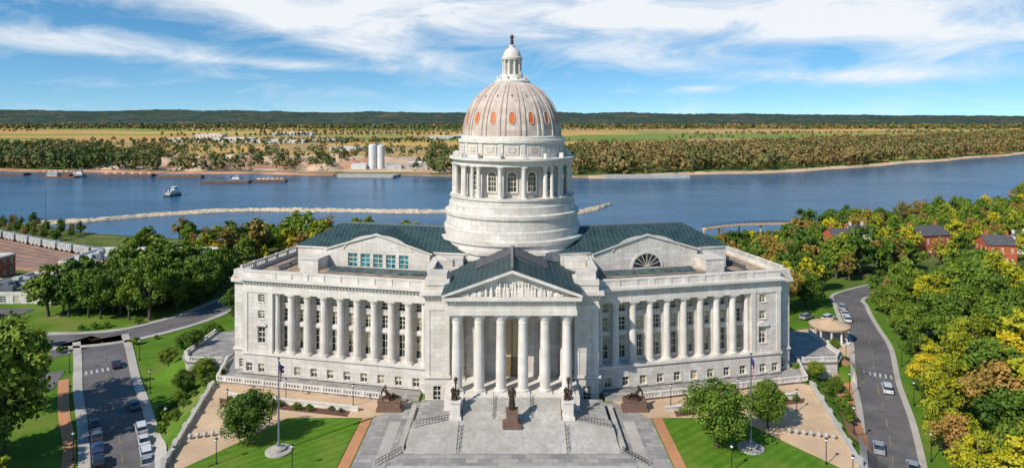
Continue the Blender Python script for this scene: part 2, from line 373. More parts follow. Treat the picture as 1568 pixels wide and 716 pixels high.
# ------------------------------------------------------------ leaves / trees
def leaves(C, N, size):
    n = len(C)
    N = N / (np.linalg.norm(N, axis=1, keepdims=True)+1e-9)
    t = rng.normal(size=(n,3)); t -= (t*N).sum(1, keepdims=True)*N; t /= np.linalg.norm(t, axis=1, keepdims=True)+1e-9
    b = np.cross(N, t)
    s = (size*(0.6+0.8*rng.random(n)))[:,None]*0.5
    V = np.stack([C-t*s, C-b*s*0.75+N*s*0.2, C+t*s, C+b*s*0.75-N*s*0.2], 1).reshape(-1, 3)
    return V, np.arange(n*4).reshape(n, 4)
def tree_mesh(name, H, Rr, th, ncl, nlf, leaf, mat, top=0.55):
    a, b = Rr, (H-th)/2; zc = th + b
    d = rng.normal(size=(ncl,3)); d /= np.linalg.norm(d, axis=1, keepdims=True)
    rr = rng.random(ncl)**0.38*0.86
    cc = d*rr[:,None]*np.array([a, a, b])
    tq = (cc[:,2]/b); cc[:,:2] *= (1 - np.clip(tq,0,1)*(1-top)*0.55)[:,None]
    cc[:,:2] += rng.normal(size=(ncl,2))*0.06*a
    cc[:,2] += zc
    cr = a*(0.16+0.18*rng.random(ncl))
    per = nlf//ncl; Cs=[];Ns=[];Ts=[]
    for i in range(ncl):
        q = rng.normal(size=(per,3)); q /= np.linalg.norm(q, axis=1, keepdims=True); q[:,2] = np.abs(q[:,2])*np.where(rng.random(per)<0.78,1,-1)
        bump_ = 1+0.25*np.sin(q[:,0]*5+i)*np.cos(q[:,1]*4+2*i)
        Cs.append(cc[i]+q*(cr[i]*(0.7+0.4*rng.random(per))*bump_)[:,None]*np.array([1,1,0.8])); Ns.append(q+rng.normal(size=(per,3))*0.5)
        Ts.append(np.clip(0.5*rng.random()+0.5*rng.random(per),0,1))
    C=np.concatenate(Cs); N=np.concatenate(Ns); T=np.concatenate(Ts)
    LV, LQ = leaves(C, N, leaf)
    TV=[];TQ=[]
    def limb(p0, p1, r0, r1, n=6):
        o=len(TV); ax=(Vector(p1)-Vector(p0)).normalized(); u=ax.orthogonal().normalized(); w=ax.cross(u)
        for p,r in ((p0,r0),(p1,r1)):
            for i in range(n):
                an=2*math.pi*i/n; TV.append(tuple(Vector(p)+u*r*math.cos(an)+w*r*math.sin(an)))
        for i in range(n): TQ.append((o+i,o+(i+1)%n,o+n+(i+1)%n,o+n+i))
    tr=H*0.022+0.08
    k1=(random.uniform(-.2,.2),random.uniform(-.2,.2),th*0.7); k2=(k1[0]*2,k1[1]*2,zc)
    limb((0,0,-1.5),(0,0,0.3),tr*1.5,tr*1.15); limb((0,0,0.3),k1,tr*1.15,tr*0.85); limb(k1,k2,tr*.85,tr*.4); limb(k2,(k2[0],k2[1],H*0.9),tr*.4,tr*.1)
    for i in range(0, ncl, 2):
        st=Vector(k1).lerp(Vector(k2), random.random()); limb(tuple(st), tuple(cc[i]), tr*.35, tr*.08, 5)
    TVa=np.array(TV); TQa=np.array(TQ)
    Vv=np.concatenate([LV,TVa]); Qq=np.concatenate([LQ,TQa+len(LV)])
    mi=np.concatenate([np.zeros(len(LQ)),np.ones(len(TQa))]); at=np.concatenate([np.repeat(T,4),np.zeros(len(TVa))])
    return npmesh(name,Vv,Qq,[mat,'bark'],mi,at)
TM = {}
TM['g'] = [tree_mesh('green_tree_mesh', 12, 5.0, 2.2, 46, 6200, 0.50, 'leafg'), tree_mesh('green_tree_mesh', 14, 5.2, 2.6, 52, 6600, 0.50, 'leafg', 0.3), tree_mesh('green_tree_mesh', 11, 5.4, 2.0, 50, 6200, 0.50, 'leafg', 0.8)]
TM['y'] = [tree_mesh('yellow_tree_mesh', 13, 5.0, 2.3, 44, 6200, 0.48, 'leafy'), tree_mesh('yellow_tree_mesh', 11, 4.8, 2.0, 48, 6200, 0.48, 'leafy', 0.4)]
TM['b'] = [tree_mesh('autumn_tree_mesh', 13, 5.0, 2.3, 34, 4400, 0.45, 'leafb'), tree_mesh('autumn_tree_mesh', 12, 4.6, 2.0, 30, 3700, 0.45, 'leafb', 0.4)]
TM['G'] = [tree_mesh('green_tree_far_mesh', 12, 5.0, 2.2, 42, 2300, 0.8, 'leafg'), tree_mesh('green_tree_far_mesh', 14, 5.0, 2.6, 46, 2400, 0.8, 'leafg', 0.3), tree_mesh('green_tree_far_mesh', 11, 5.4, 2.0, 42, 2300, 0.8, 'leafg', 0.8)]
TM['Y'] = [tree_mesh('yellow_tree_far_mesh', 13, 5.0, 2.3, 40, 2200, 0.8, 'leafy'), tree_mesh('yellow_tree_far_mesh', 11, 4.8, 2.0, 40, 2200, 0.8, 'leafy', 0.4)]
TM['B'] = [tree_mesh('autumn_tree_far_mesh', 13, 5.0, 2.3, 32, 1700, 0.7, 'leafb'), tree_mesh('autumn_tree_far_mesh', 12, 4.6, 2.0, 28, 1400, 0.7, 'leafb', 0.4)]
TM['d'] = [tree_mesh('dense_round_tree_mesh', 10, 5.2, 1.4, 70, 13000, 0.34, 'leafg', 0.75)]
TM['s'] = [tree_mesh('shrub_mesh', 2.2, 1.5, 0.1, 16, 1400, 0.28, 'leafg', 0.8)]
NAMES = {'g':'maple_tree','y':'yellow_autumn_tree','b':'autumn_brown_tree','d':'round_lawn_tree','s':'shrub'}
placed = []
def tree(k, x, y, s=1.0, sz=None, z=None):
    kk = k.upper() if (k in 'gyb' and math.hypot(x,y)>235) else k
    o = bpy.data.objects.new(NAMES[k], random.choice(TM[kk])); col.objects.link(o)
    o.location = (x, y, tz(x, y) if z is None else z); o.rotation_euler = (0, 0, random.random()*6.28)
    o.scale = (s, s, (sz or s)); placed.append((x, y)); return o
def bern(w): 
    r = random.random(); a = 0
    for k, p in w:
        a += p
        if r < a: return k
    return w[-1][0]
def inpoly(x, y, P):
    c = False; j = len(P)-1
    for i in range(len(P)):
        if (P[i][1] > y) != (P[j][1] > y) and x < (P[j][0]-P[i][0])*(y-P[i][1])/(P[j][1]-P[i][1])+P[i][0]: c = not c
        j = i
    return c
NOGO = []
ROADS = []
def segd(x, y, pts):
    m = 1e9
    for (ax, ay), (bx, by) in zip(pts[:-1], pts[1:]):
        t = max(0, min(1, ((x-ax)*(bx-ax)+(y-ay)*(by-ay))/((bx-ax)**2+(by-ay)**2+1e-9)))
        m = min(m, math.hypot(x-ax-t*(bx-ax), y-ay-t*(by-ay)))
    return m
def scatter(P, n, w, smin, smax, gap=5.0, margin=3.0):
    x0=min(p[0] for p in P);x1=max(p[0] for p in P);y0=min(p[1] for p in P);y1=max(p[1] for p in P)
    c=0;t=0
    while c<n and t<n*30:
        t+=1; x=random.uniform(x0,x1); y=random.uniform(y0,y1)
        if not inpoly(x,y,P) or y>nb(x)-8: continue
        if any(abs(x-a)<r and abs(y-b)<r2 for a,b,r,r2 in NOGO): continue
        if any(segd(x,y,pts)<wd/2+margin for pts,wd in ROADS): continue
        if any((x-a)**2+(y-b)**2<gap*gap for a,b in placed): continue
        s=random.uniform(smin,smax); tree(bern(w),x,y,s,s*random.uniform(0.85,1.25)); c+=1
def tree_mass(name, pts, hmin, hmax, nl, leaf, base=-22, mat='leafd'):
    pts=np.array(pts); n=len(pts)
    h=hmin+(hmax-hmin)*rng.random(n)**1.3; r=h*(0.27+0.13*rng.random(n))
    q=rng.normal(size=(n,nl,3)); q/=np.linalg.norm(q,axis=2,keepdims=True); q[:,:,2]=np.where(rng.random((n,nl))<0.75,np.abs(q[:,:,2]),q[:,:,2])
    C=q*np.stack([r,r,h*0.5],1)[:,None,:]*(0.75+0.35*rng.random((n,nl,1)))
    C[:,:,0]+=pts[:,0:1];C[:,:,1]+=pts[:,1:2]; C[:,:,2]+=(base+h*0.52)[:,None]
    patch=np.array([noise.noise(Vector((x/140,y/90,5))) for x,y in pts])[:,None]
    T=np.clip(0.05+rng.random((n,1))*0.5+rng.random((n,nl))*0.3+patch*0.7,0,1)
    LV,LQ=leaves(C.reshape(-1,3),(q+rng.normal(size=q.shape)*0.4).reshape(-1,3),leaf)
    o=bpy.data.objects.new(name,npmesh(name,LV,LQ,[mat],None,np.repeat(T.ravel(),4))); col.objects.link(o)
P=[]
while len(P)<4700:
    x=random.uniform(60,2300); y=fb(x)+14+random.random()**1.15*520
    P.append((x,y))
tree_mass('far_bank_tree_belt',P,13,30,42,4.6)
P=[]
while len(P)<2100:
    x=random.uniform(-1300,-40); d=12+random.random()**1.3*520; y=fb(x)+d
    px=x/y
    if noise.noise(Vector((x/110,y/70,2.2)))<-0.08 and d>30: continue
    if -0.54<px<-0.13 and random.random()<0.84: continue
    if -0.26<px<-0.15 and d<200: continue
    P.append((x,y))
tree_mass('far_bank_woodland',P,12,28,44,4.0)
P=[]
for _ in range(40):
    y=random.uniform(1700,4500); x=random.uniform(-0.85,0.85)*y; L=random.uniform(150,900); n=int(L/22)
    for i in range(n):
        P.append((x+i*22+random.uniform(-8,8), y+i*random.uniform(-1,1)+random.uniform(-14,14)))
tree_mass('field_hedgerow_trees',P,8,18,16,8)
P=[]
for _ in range(3000):
    y=random.uniform(3900,4900); x=random.uniform(-0.9,0.9)*y; P.append((x,y))
tree_mass('distant_woodland',P,14,28,10,16)

# ------------------------------------------------------------ capitol
cap = empty('state_capitol_building', (0,0,0))
ca, sa = math.cos(R(12.8)), math.sin(R(12.8))
Lw = 47.0
for side in (1, -1):
    TT = (lambda sd: (lambda u, v, z: (sd*(16.2+u*ca-v*sa), 133+u*sa+v*ca, z)))(side)
    mb = MB(); mb.T = TT
    u1, u2 = 1.7, 36.3; bw = (u2-u1)/9; D = 34
    bays = [u1+bw*(i+.5) for i in range(9)]
    wins = [(c-.75, c+.75, 1.1, 2.9) for c in bays+[39.2, 42.2]]
    mb.wall(0, 43.6, 0.0, 4.9, 0, wins, nv=1, nh=1)
    mb.box(-0.2, 43.75, -0.35, 6, -0.5, 0.55, 'stonep')
    mb.box(-0.1, 43.8, -0.3, 1.0, 4.9, 5.35, 'stonep')
    mb.wall(0, u1, 5.35, 18.3, 0.05, [])
    mb.wall(u2, 43.6, 5.35, 18.3, 0.05, [(38.4,40,16.3,17.9),(38.4,40,12.7,14.4),(38.3,40.1,7.4,10.8)], nv=1, nh=2)
    mb.box(37.9, 40.5, -0.35, 0.04, 11.1, 11.6, 'stonep'); mb.prismy([(37.9,11.62),(40.5,11.62),(39.2,12.3)], -0.3, 0.04, 'stonep')
    for p_ in (36.9, 43.0): mb.box(p_-.5, p_+.5, -0.12, 0.05, 5.4, 18.25, 'stonep')
    mb.box(u1, u2, 0.0, 3.0, 5.0, 5.36, 'stonep')
    ops=[]
    for c in bays: ops += [(c-.9,c+.9,15.8,17.9),(c-.9,c+.9,11.9,14.6),(c-.9,c+.9,6.2,10.7)]
    mb.wall(u1, u2, 5.36, 18.3, 2.1, ops, nv=1, nh=2)
    mb.add([(u1,0.05,5.35),(u1,2.1,5.35),(u1,2.1,18.3),(u1,0.05,18.3)], [(0,1,2,3)], 'stone')
    mb.add([(u2,0.05,5.35),(u2,2.1,5.35),(u2,2.1,18.3),(u2,0.05,18.3)], [(0,1,2,3)], 'stone')
    for c in bays: mb.box(c-1.2, c+1.2, 1.85, 2.09, 11.0, 11.7, 'stonep')
    for i in range(1,9): mb.box(u1+bw*i-.75,u1+bw*i+.75,1.7,2.09,5.4,18.2,'stonep')
    mb.box(-0.1, 43.7, -0.12, 5, 18.3, 19.3, 'stonep'); mb.box(0, 43.6, 0.0, 5, 19.3, 20.6, 'stone')
    mb.box(-0.1, 43.9, -0.5, 5, 20.6, 20.95, 'stonep'); mb.box(-0.1, 44.2, -1.0, 5, 20.95, 21.45, 'stonep')
    i=0.2
    while i<43.4: mb.box(i,i+.35,-0.45,0,20.25,20.6,'stonep'); i+=0.75
    mb.box(0, 43.7, 0.1, 1.0, 21.45, 22.7, 'stone'); mb.box(-0.05, 43.8, 0.0, 1.1, 22.7, 22.95, 'stonep')
    for i in range(0,10): 
        u=u1+bw*i; mb.box(u-.6,u+.6,-0.06,0.1,21.46,22.68,'stonep')
    mb.wall(43.6, Lw, 0, 20.0, 1.8, [(44.6,45.9,1.1,2.9)]); mb.box(43.6, Lw+.4, 1.0, 4, 20.0, 20.9, 'stonep')
    mb.box(43.6, Lw+.1, 1.6, 3.2, 20.9, 22.6, 'stone'); mb.box(43.6, Lw+.2, 1.5, 2, 4.9, 5.35, 'stonep')
    mb.add([(43.6,0,0),(43.6,1.8,0),(43.6,1.8,21),(43.6,0,21)], [(0,1,2,3)], 'stone')
    mb.T = (lambda f: (lambda a, b, z: f(Lw+0.02-b, a, z)))(TT)
    ew = [(a-.8,a+.8,z0,z1) for a in np.arange(5,33,4.2) for z0,z1 in ((1.1,2.9),(6.4,10.6),(12,14.5),(16,17.9))]
    mb.wall(1.8, D, 0, 20.9, 0, ew, nv=1, nh=2)
    mb.box(1.5, D, -0.25, 0.1, 20.9, 21.4, 'stonep')
    mb.T = TT
    mb.wall(-12, Lw, 0, 21, D, [])
    mb.box(-3, Lw-.1, 1.1, D, 20.6, 20.98, 'flatroof')
    mb.box(Lw-1.0, Lw-.1, 3.2, D, 20.98, 21.5, 'stone')
    mb.balus((Lw-.6,3.3),(Lw-.6,D),21.5,1.5)
    mb.balus((Lw-6.5,9),(Lw-6.5,D),20.98,1.1,'metal')
    mb.box(38.5,Lw-1,D-.6,D,20.98,22.6,'stone')
    mb.obj('wing_walls', cap)
    mb = MB(); mb.T = TT
    for i in range(1,9): mb.column(u1+bw*i, 0.95, 5.36, 18.3, 0.8)
    mb.column(u1+0.45,1.0,5.36,18.3,0.6); mb.column(u2-0.45,1.0,5.36,18.3,0.6)
    mb.obj('wing_columns', cap, True)
    mb = MB(); mb.T = TT
    b0,b1,v0,v1 = -4,37.5,12,31
    mb.wall(b0,b1,20.9,26.0,v0,[],'stone')
    mb.box(b1-.02,b1,v0,v1,20.9,26,'stone'); mb.box(b0,b1+.3,v0-.35,v1,26.0,26.45,'stonep')
    rz=30.4; vm=(v0+v1)/2
    mb.add([(b0,v0-.5,26.46),(b1+.4,v0-.5,26.46),(b1+.4,v1,26.46),(b0,v1,26.46),(b0,vm,rz),(b1-6.5,vm,rz)],
           [(0,1,5,4),(1,2,5),(2,3,4,5)],'slate')
    mb.box(b0,b1-6.5,vm-.25,vm+.25,rz-.1,rz+.22,'metal')
    gc=17.0; gw=12.5
    fw = [] 
    if side == -1: fw=[(gc-7.5+i*3.1,gc-5.2+i*3.1,22.4,25.4) for i in range(5)]
    mb.wall(gc-gw,gc+gw,20.9,26.2,v0-1.2,fw,'stone',0.4,'teal',1,2)
    if side == -1:
        for f in fw: mb.add([(f[0]+.15,v0-.88,f[2]+.1),(f[1]-.15,v0-.88,f[2]+.1),(f[1]-.15,v0-.88,f[3]-.15),(f[0]+.15,v0-.88,f[3]-.15)],[(0,1,2,3)],'teal')
    mb.box(gc-gw,gc-gw+.05,v0-1.2,v0,20.9,26.2,'stone'); mb.box(gc+gw-.05,gc+gw,v0-1.2,v0,20.9,26.2,'stone')
    mb.prismy([(gc-gw,26.2),(gc+gw,26.2),(gc+3,29.2),(gc,29.6),(gc-3,29.2)],v0-1.2,v0-0.8,'stone')
    arc=[(gc+9*math.cos(t),24.4+5.0*math.sin(t)) for t in np.linspace(0.12*math.pi,0.88*math.pi,15)]
    for (a,b_),(c,d) in zip(arc[:-1],arc[1:]):
        mb.prismy([(a,b_),(c,d),(c,d+.4),(a,b_+.4)],v0-1.42,v0-1.2,'stonep')
    mb.add([(gc-gw-.6,v0-1.6,26.2),(gc,v0-1.6,30.2),(gc+gw+.6,v0-1.6,26.2),(gc-gw-.6,vm,26.2),(gc,vm,30.2),(gc+gw+.6,vm,26.2)],
           [(0,1,4,3),(1,2,5,4)],'slate')
    mb.prismy([(gc-gw-.6,25.9),(gc,29.75),(gc+gw+.6,25.9),(gc+gw+.6,26.19),(gc,30.18),(gc-gw-.6,26.19)],v0-1.62,v0-1.2,'stonep')
    if side == 1:
        pts=[(gc+3.4*math.cos(t),22.6+3.0*math.sin(t)) for t in np.linspace(0,math.pi,17)]
        mb.prismy(pts,v0-1.26,v0-1.2,'glass')
        po=[(gc+3.9*math.cos(t),22.6+3.5*math.sin(t)) for t in np.linspace(0,math.pi,17)]
        for i in range(16): mb.prismy([pts[i],pts[i+1],po[i+1],po[i]],v0-1.4,v0-1.2,'stonep')
        for i in range(2,15,2):
            a,b_=pts[i]; dx,dz=a-gc,b_-22.6; n=math.hypot(dx,dz); ox,oz=-dz/n*.06,dx/n*.06
            mb.prismy([(gc+ox,22.6+oz),(a+ox,b_+oz),(a-ox,b_-oz),(gc-ox,22.6-oz)],v0-1.32,v0-1.262,'frame')
    mb.box(gc-4.2,gc+4.2,v0-1.5,v0-1.2,22.1,22.4,'stonep')
    mb.box(0,28,4.4,7.8,20.98,22.3,'rust'); mb.box(0,28.2,4.2,8.0,22.3,22.45,'flatroof')
    mb.add([(2,4.8,22.46),(26,4.8,22.46),(26,7.4,23.1),(2,7.4,23.1)],[(0,1,2,3)],'skylight')
    for i in range(17): mb.add([(2+i*1.5,4.79,22.5),(2.1+i*1.5,4.79,22.5),(2.1+i*1.5,7.4,23.16),(2+i*1.5,7.4,23.16)],[(0,1,2,3)],'metal')
    mb.box(29,33.5,6,12,20.98,24.6,'stone'); mb.box(28.8,33.7,5.8,12,24.6,24.85,'stonep')
    for q in range(9):
        uu=random.uniform(2,44); vv=random.uniform(2.4,3.8); mb.box(uu,uu+.7,vv,vv+.7,20.98,21.7,'metal')
    mb.box(40,42,18,20,20.98,22.2,'metal'); mb.box(39.5,41.5,25,28,20.98,22.6,'metal')
    mb.obj('wing_attic_and_roof', cap)

mb = MB()
mb.box(-17,17,131.2,186,0,22.6,'stone')
mb.box(-17.4,17.4,140,176,22.6,24.0,'stonep')
for sd in (1,-1):
    mb.T=(lambda q:(lambda x,y,z:(q*x,y,z)))(sd)
    mb.wall(12.3,17.2,0,23.2,129,[(14.0,15.6,0.2,3.3)],'stone',nv=1,nh=2)
    mb.box(17.17,17.2,129,133.4,0,23.2,'stone'); mb.box(12.3,12.33,129,131.3,0,23.2,'stone')
    mb.box(12.1,17.6,128.7,131.2,4.9,5.35,'stonep'); mb.box(12.1,17.4,128.8,129,0,0.7,'stonep')
    mb.box(12.2,17.3,128.85,129,18.3,19.3,'stonep')
    mb.box(12.0,17.7,128.4,131.2,21.0,21.4,'stonep'); mb.box(11.8,18.1,127.9,131.2,21.4,22.0,'stonep')
    for i in range(8): mb.box(12.3+i*.68,12.62+i*.68,128.5,129,20.6,21.0,'stonep')
    mb.box(12.3,17.2,128.8,133.5,23.2,24.3,'stonep'); mb.box(12.9,16.6,129.2,133,24.3,25.4,'stone')
    for p_ in (12.8,16.7): mb.box(p_-.45,p_+.45,128.88,129,5.36,18.3,'stonep')
    mb.box(16.2,17.3,133.5,150,22.6,25.2,'stone'); mb.box(16.05,17.45,133.5,150,25.2,25.45,'stonep')
    mb.box(12.5,16,134,150,22.62,23.0,'flatroof')
    mb.box(12.8,16.0,141,146,23,25.6,'stone')
    mb.box(13.2,15.2,136,138,23,24,'metal')
    mb.T=None
mb.wall(-12.3,12.3,4.5,19.3,131,[(-11,-9.2,6,9.6),(9.2,11,6,9.6),(-7.4,-5.2,4.52,9.5),(5.2,7.4,4.52,9.5),(-11,-9.2,12,15.5),(9.2,11,12,15.5),(-7.2,-5.4,12,15.5),(5.4,7.2,12,15.5)],'stone')
mb.box(-2.6,2.6,130.7,131,4.5,16.6,'stonep'); mb.box(-1.9,1.9,130.62,130.7,8.5,15.9,'curtain'); mb.box(-1.9,1.9,130.6,130.7,4.5,8.4,'doorm')
mb.box(-0.06,0.06,130.55,130.6,4.6,15.8,'dark')
mb.box(-12.6,12.6,121.3,131,0,4.5,'stonep')
mb.box(-12.2,12.2,122.0,131,19.3,20.3,'stonep'); mb.box(-12.05,12.05,122.15,131,20.3,21.9,'stone')
mb.box(-12.5,12.5,121.7,131,21.9,22.2,'stonep'); mb.box(-13.0,13.0,121.2,128.3,22.2,22.75,'stonep')
i=-12.2
while i<12: mb.box(i,i+.34,121.75,122.15,21.5,21.9,'stonep'); i+=.7
mb.prismy([(-12.4,22.76),(12.4,22.76),(0,27.0)],122.6,123.2,'stone')
for sd in (1,-1):
    mb.prismy([(sd*13.1,22.75),(0,27.35),(0,28.0),(sd*13.1,23.35)],121.2,123.2,'stonep')
for i in range(90):
    x=random.uniform(-9.8,9.8); h=(1-abs(x)/12.4)*4.0; w=random.uniform(.16,.34); hh_=random.uniform(.5,1.0)*min(2.9,h-.4); 
    if hh_<.25: continue
    mb.rev([(w,22.8),(w*1.1,22.8+hh_*.5),(w*.55,22.8+hh_*.75),(w*.6,22.8+hh_*.88),(w*.1,22.8+hh_)],7,x,122.4+random.uniform(-.25,.1),'stonep')
mb.add([(-13.2,121.1,23.36),(0,121.1,28.05),(13.2,121.1,23.36),(-13.2,150,23.36),(0,150,28.05),(13.2,150,23.36)],[(0,1,4,3),(1,2,5,4)],'slate')
mb.add([(-7.5,132,25.6),(0,132,28.6),(7.5,132,25.6),(-7.5,149,25.6),(0,149,28.6),(7.5,149,25.6)],[(0,1,4,3),(1,2,5,4)],'shingle')
mb.prismy([(-7.5,25.4),(7.5,25.4),(0,28.5)],132.05,132.2,'metal')
mb.box(-0.25,0.25,121.2,149,28.4,28.8,'metal')
mb.obj('central_block', cap)
mb = MB()
for x in (-10.4,-6.24,-2.08,2.08,6.24,10.4): mb.column(x,123.6,4.5,19.3,0.98,n=20)
for x in (-10.4,10.4,-6.24,6.24): mb.column(x,129.6,4.5,19.3,0.85,n=14)
mb.obj('portico_columns', cap, True)
DC=158.0
mb = MB()
mb.rev([(18.4,20),(18.4,26.3),(18.9,26.5),(18.9,27.1),(17.6,27.3)],8,0,DC,'stone',R(22.5))
for sx in (-1,1):
    for sy in (-1,1): mb.box(sx*13.6-3,sx*13.6+3,DC+sy*13.6-3,DC+sy*13.6+3,20,25.8,'stone')
mb.rev([(17.1,26.5),(17.1,28.2),(17.6,28.4),(17.6,29.1),(16.4,29.3),(16.3,31.0),(15.9,31.2),(15.7,33.6),(16.1,33.8),(16.1,34.5),(15.2,34.7),(15.1,36.4),(14.7,36.6),(14.6,37.6),(14.9,37.7),(14.9,38.1),(11.4,38.2),(11.4,45.3)],96,0,DC,'stone')
mb.rev([(13.6,45.3),(14.2,45.3),(14.2,46.2),(14.7,46.35),(15.1,46.6),(15.1,47.0),(12.7,47.1),(12.55,47.3),(12.5,50.3),(13.0,50.5),(13.0,51.1),(12.2,51.2),(12.2,51.8),(11.8,52.0)],96,0,DC,'stonep')
prof=[]
for t in np.linspace(0,1,22):
    z=52.0+12.6*t; r=11.7*math.sqrt(max(0,1-((z-52)/13.4)**2)); prof.append((r,z))
mb.rev(prof,96,0,DC,'dome')
for i in range(16):
    a=2*math.pi*(i+.5)/16
    mb.T=(lambda c,s:(lambda x,y,z:(x*c-y*s, DC+x*s+y*c, z)))(math.cos(a),math.sin(a))
    for off in (-.62,.62):
        for (r0,z0),(r1,z1) in zip(prof[:-1],prof[1:]):
            w0=.22*(.35+.65*r0/11.7); w1=.22*(.35+.65*r1/11.7); o0=off*(r0/11.7)**.8; o1=off*(r1/11.7)**.8
            mb.add([(r0-.1,o0-w0,z0),(r0+.22,o0-w0,z0),(r0+.22,o0+w0,z0),(r0-.1,o0+w0,z0),(r1-.1,o1-w1,z1),(r1+.22,o1-w1,z1),(r1+.22,o1+w1,z1),(r1-.1,o1+w1,z1)],
                   [(0,1,5,4),(1,2,6,5),(2,3,7,6)],'dome')
    mb.box(12.45,12.75,-.5,.5,47.4,50.3,'stone')
    mb.box(11.3,12.0,-.6,.6,38.2,45.3,'stonep')
    mb.box(14.9,15.35,-.5,.5,31.4,33.6,'stone')
    mb.box(13.3,14.3,-.35,.35,47.0,48.1,'stonep')
    a=2*math.pi*i/16
    mb.T=(lambda c,s:(lambda x,y,z:(x*c-y*s, DC+x*s+y*c, z)))(math.cos(a),math.sin(a))
    def archw(r,w,z0,z1,dep,mat,sur):
        hw=w/2; pts=[(-hw,z0),(hw,z0)]+[(hw*math.cos(t),z1-hw+hw*math.sin(t)) for t in np.linspace(0,math.pi,9)]
        n=len(pts); mb.add([(r,p,z) for p,z in pts],[tuple(range(n))],mat)
        sp=[(p*(1+sur/hw), z0-sur if z==z0 else z+ (sur*.9 if z>z1-hw else 0)) for p,z in pts]
        vs=[(r+dep,p,z) for p,z in pts]+[(r+dep,p,z) for p,z in sp]+[(r-.2,p,z) for p,z in sp]+[(r,p,z) for p,z in pts]
        fs=[]
        for j in range(n):
            k=(j+1)%n; fs+= [(j,k,n+k,n+j),(n+j,n+k,2*n+k,2*n+j),(3*n+j,3*n+k,k,j)]
        mb.add(vs,fs,'stonep')
    archw(11.46,1.9,39.6,43.9,.3,'glass',.35)
    for q in (-.3,.3): mb.box(11.47,11.53,q-.05,q+.05,39.6,43.3,'frame')
    for q in (40.7,41.8,42.9): mb.box(11.47,11.54,-.9,.9,q-.06,q+.06,'frame')
    mb.box(12.5,12.66,-1.5,1.5,47.9,49.9,'stone'); mb.box(12.66,12.8,-.8,.8,48.4,49.5,'dome')
    for zc_,hw,hh_ in ((56.1,.58,1.35),(61.2,.16,.22)):
        pr=[(math.copysign(abs(math.cos(t))**.7,math.cos(t)),math.copysign(abs(math.sin(t))**.7,math.sin(t))) for t in np.linspace(0,2*math.pi,17)[:-1]]
        m_=len(pr); rr_=lambda z:11.7*math.sqrt(1-((z-52)/13.4)**2)
        vs=[(rr_(zc_+hh_*b)+.06,hw*a,zc_+hh_*b) for a,b in pr]
        mb.add(vs,[tuple(range(m_))],'orange' if hw>.4 else 'glass')
        vi=[(rr_(zc_+hh_*b)+.16,hw*a,zc_+hh_*b) for a,b in pr]
        vo=[(rr_(zc_+hh_*1.1*b)+.16,hw*1.2*a,zc_+hh_*1.1*b) for a,b in pr]
        vb=[(rr_(zc_+hh_*1.1*b)-.05,hw*1.2*a,zc_+hh_*1.1*b) for a,b in pr]
        fs=[]
        for j in range(m_):
            k=(j+1)%m_; fs+=[(j,k,m_+k,m_+j),(3*m_+j,3*m_+k,k,j),(m_+j,m_+k,2*m_+k,2*m_+j)]
        mb.add(vi+vo+vb+vs,fs,'dome')
    mb.T=None
for i in range(16):
    a=2*math.pi*(i+.5)/16
    mb.column(13.5*math.cos(a),DC+13.5*math.sin(a),38.1,45.3,.55)
for a in (R(45),R(135),R(225),R(315),R(0),R(180)):
    for o_ in (-R(5.2),R(5.2)): mb.column(14.0*math.cos(a+o_),DC+14.0*math.sin(a+o_),38.1,45.3,.42)
mb.rev([(4.2,64.1),(4.4,64.9),(4.1,65.1),(3.2,65.5),(3.0,66.4),(1.9,66.5),(1.5,66.6),(1.5,70.0),(2.5,70.1),(2.6,70.6),(2.2,70.8),(2.1,71.4),(1.7,72.3),(1.0,72.9),(.7,73.1),(.75,73.5),(.5,73.7)],32,0,DC,'stonep')
for i in range(10):
    a=2*math.pi*i/10; mb.column(2.1*math.cos(a),DC+2.1*math.sin(a),66.4,70.1,.24,n=8)
    mb.box(3.55*math.cos(a)-.15,3.55*math.cos(a)+.15,DC+3.55*math.sin(a)-.15,DC+3.55*math.sin(a)+.15,65.1,66.2,'stonep')
mb.obj('dome', cap, True, 35)

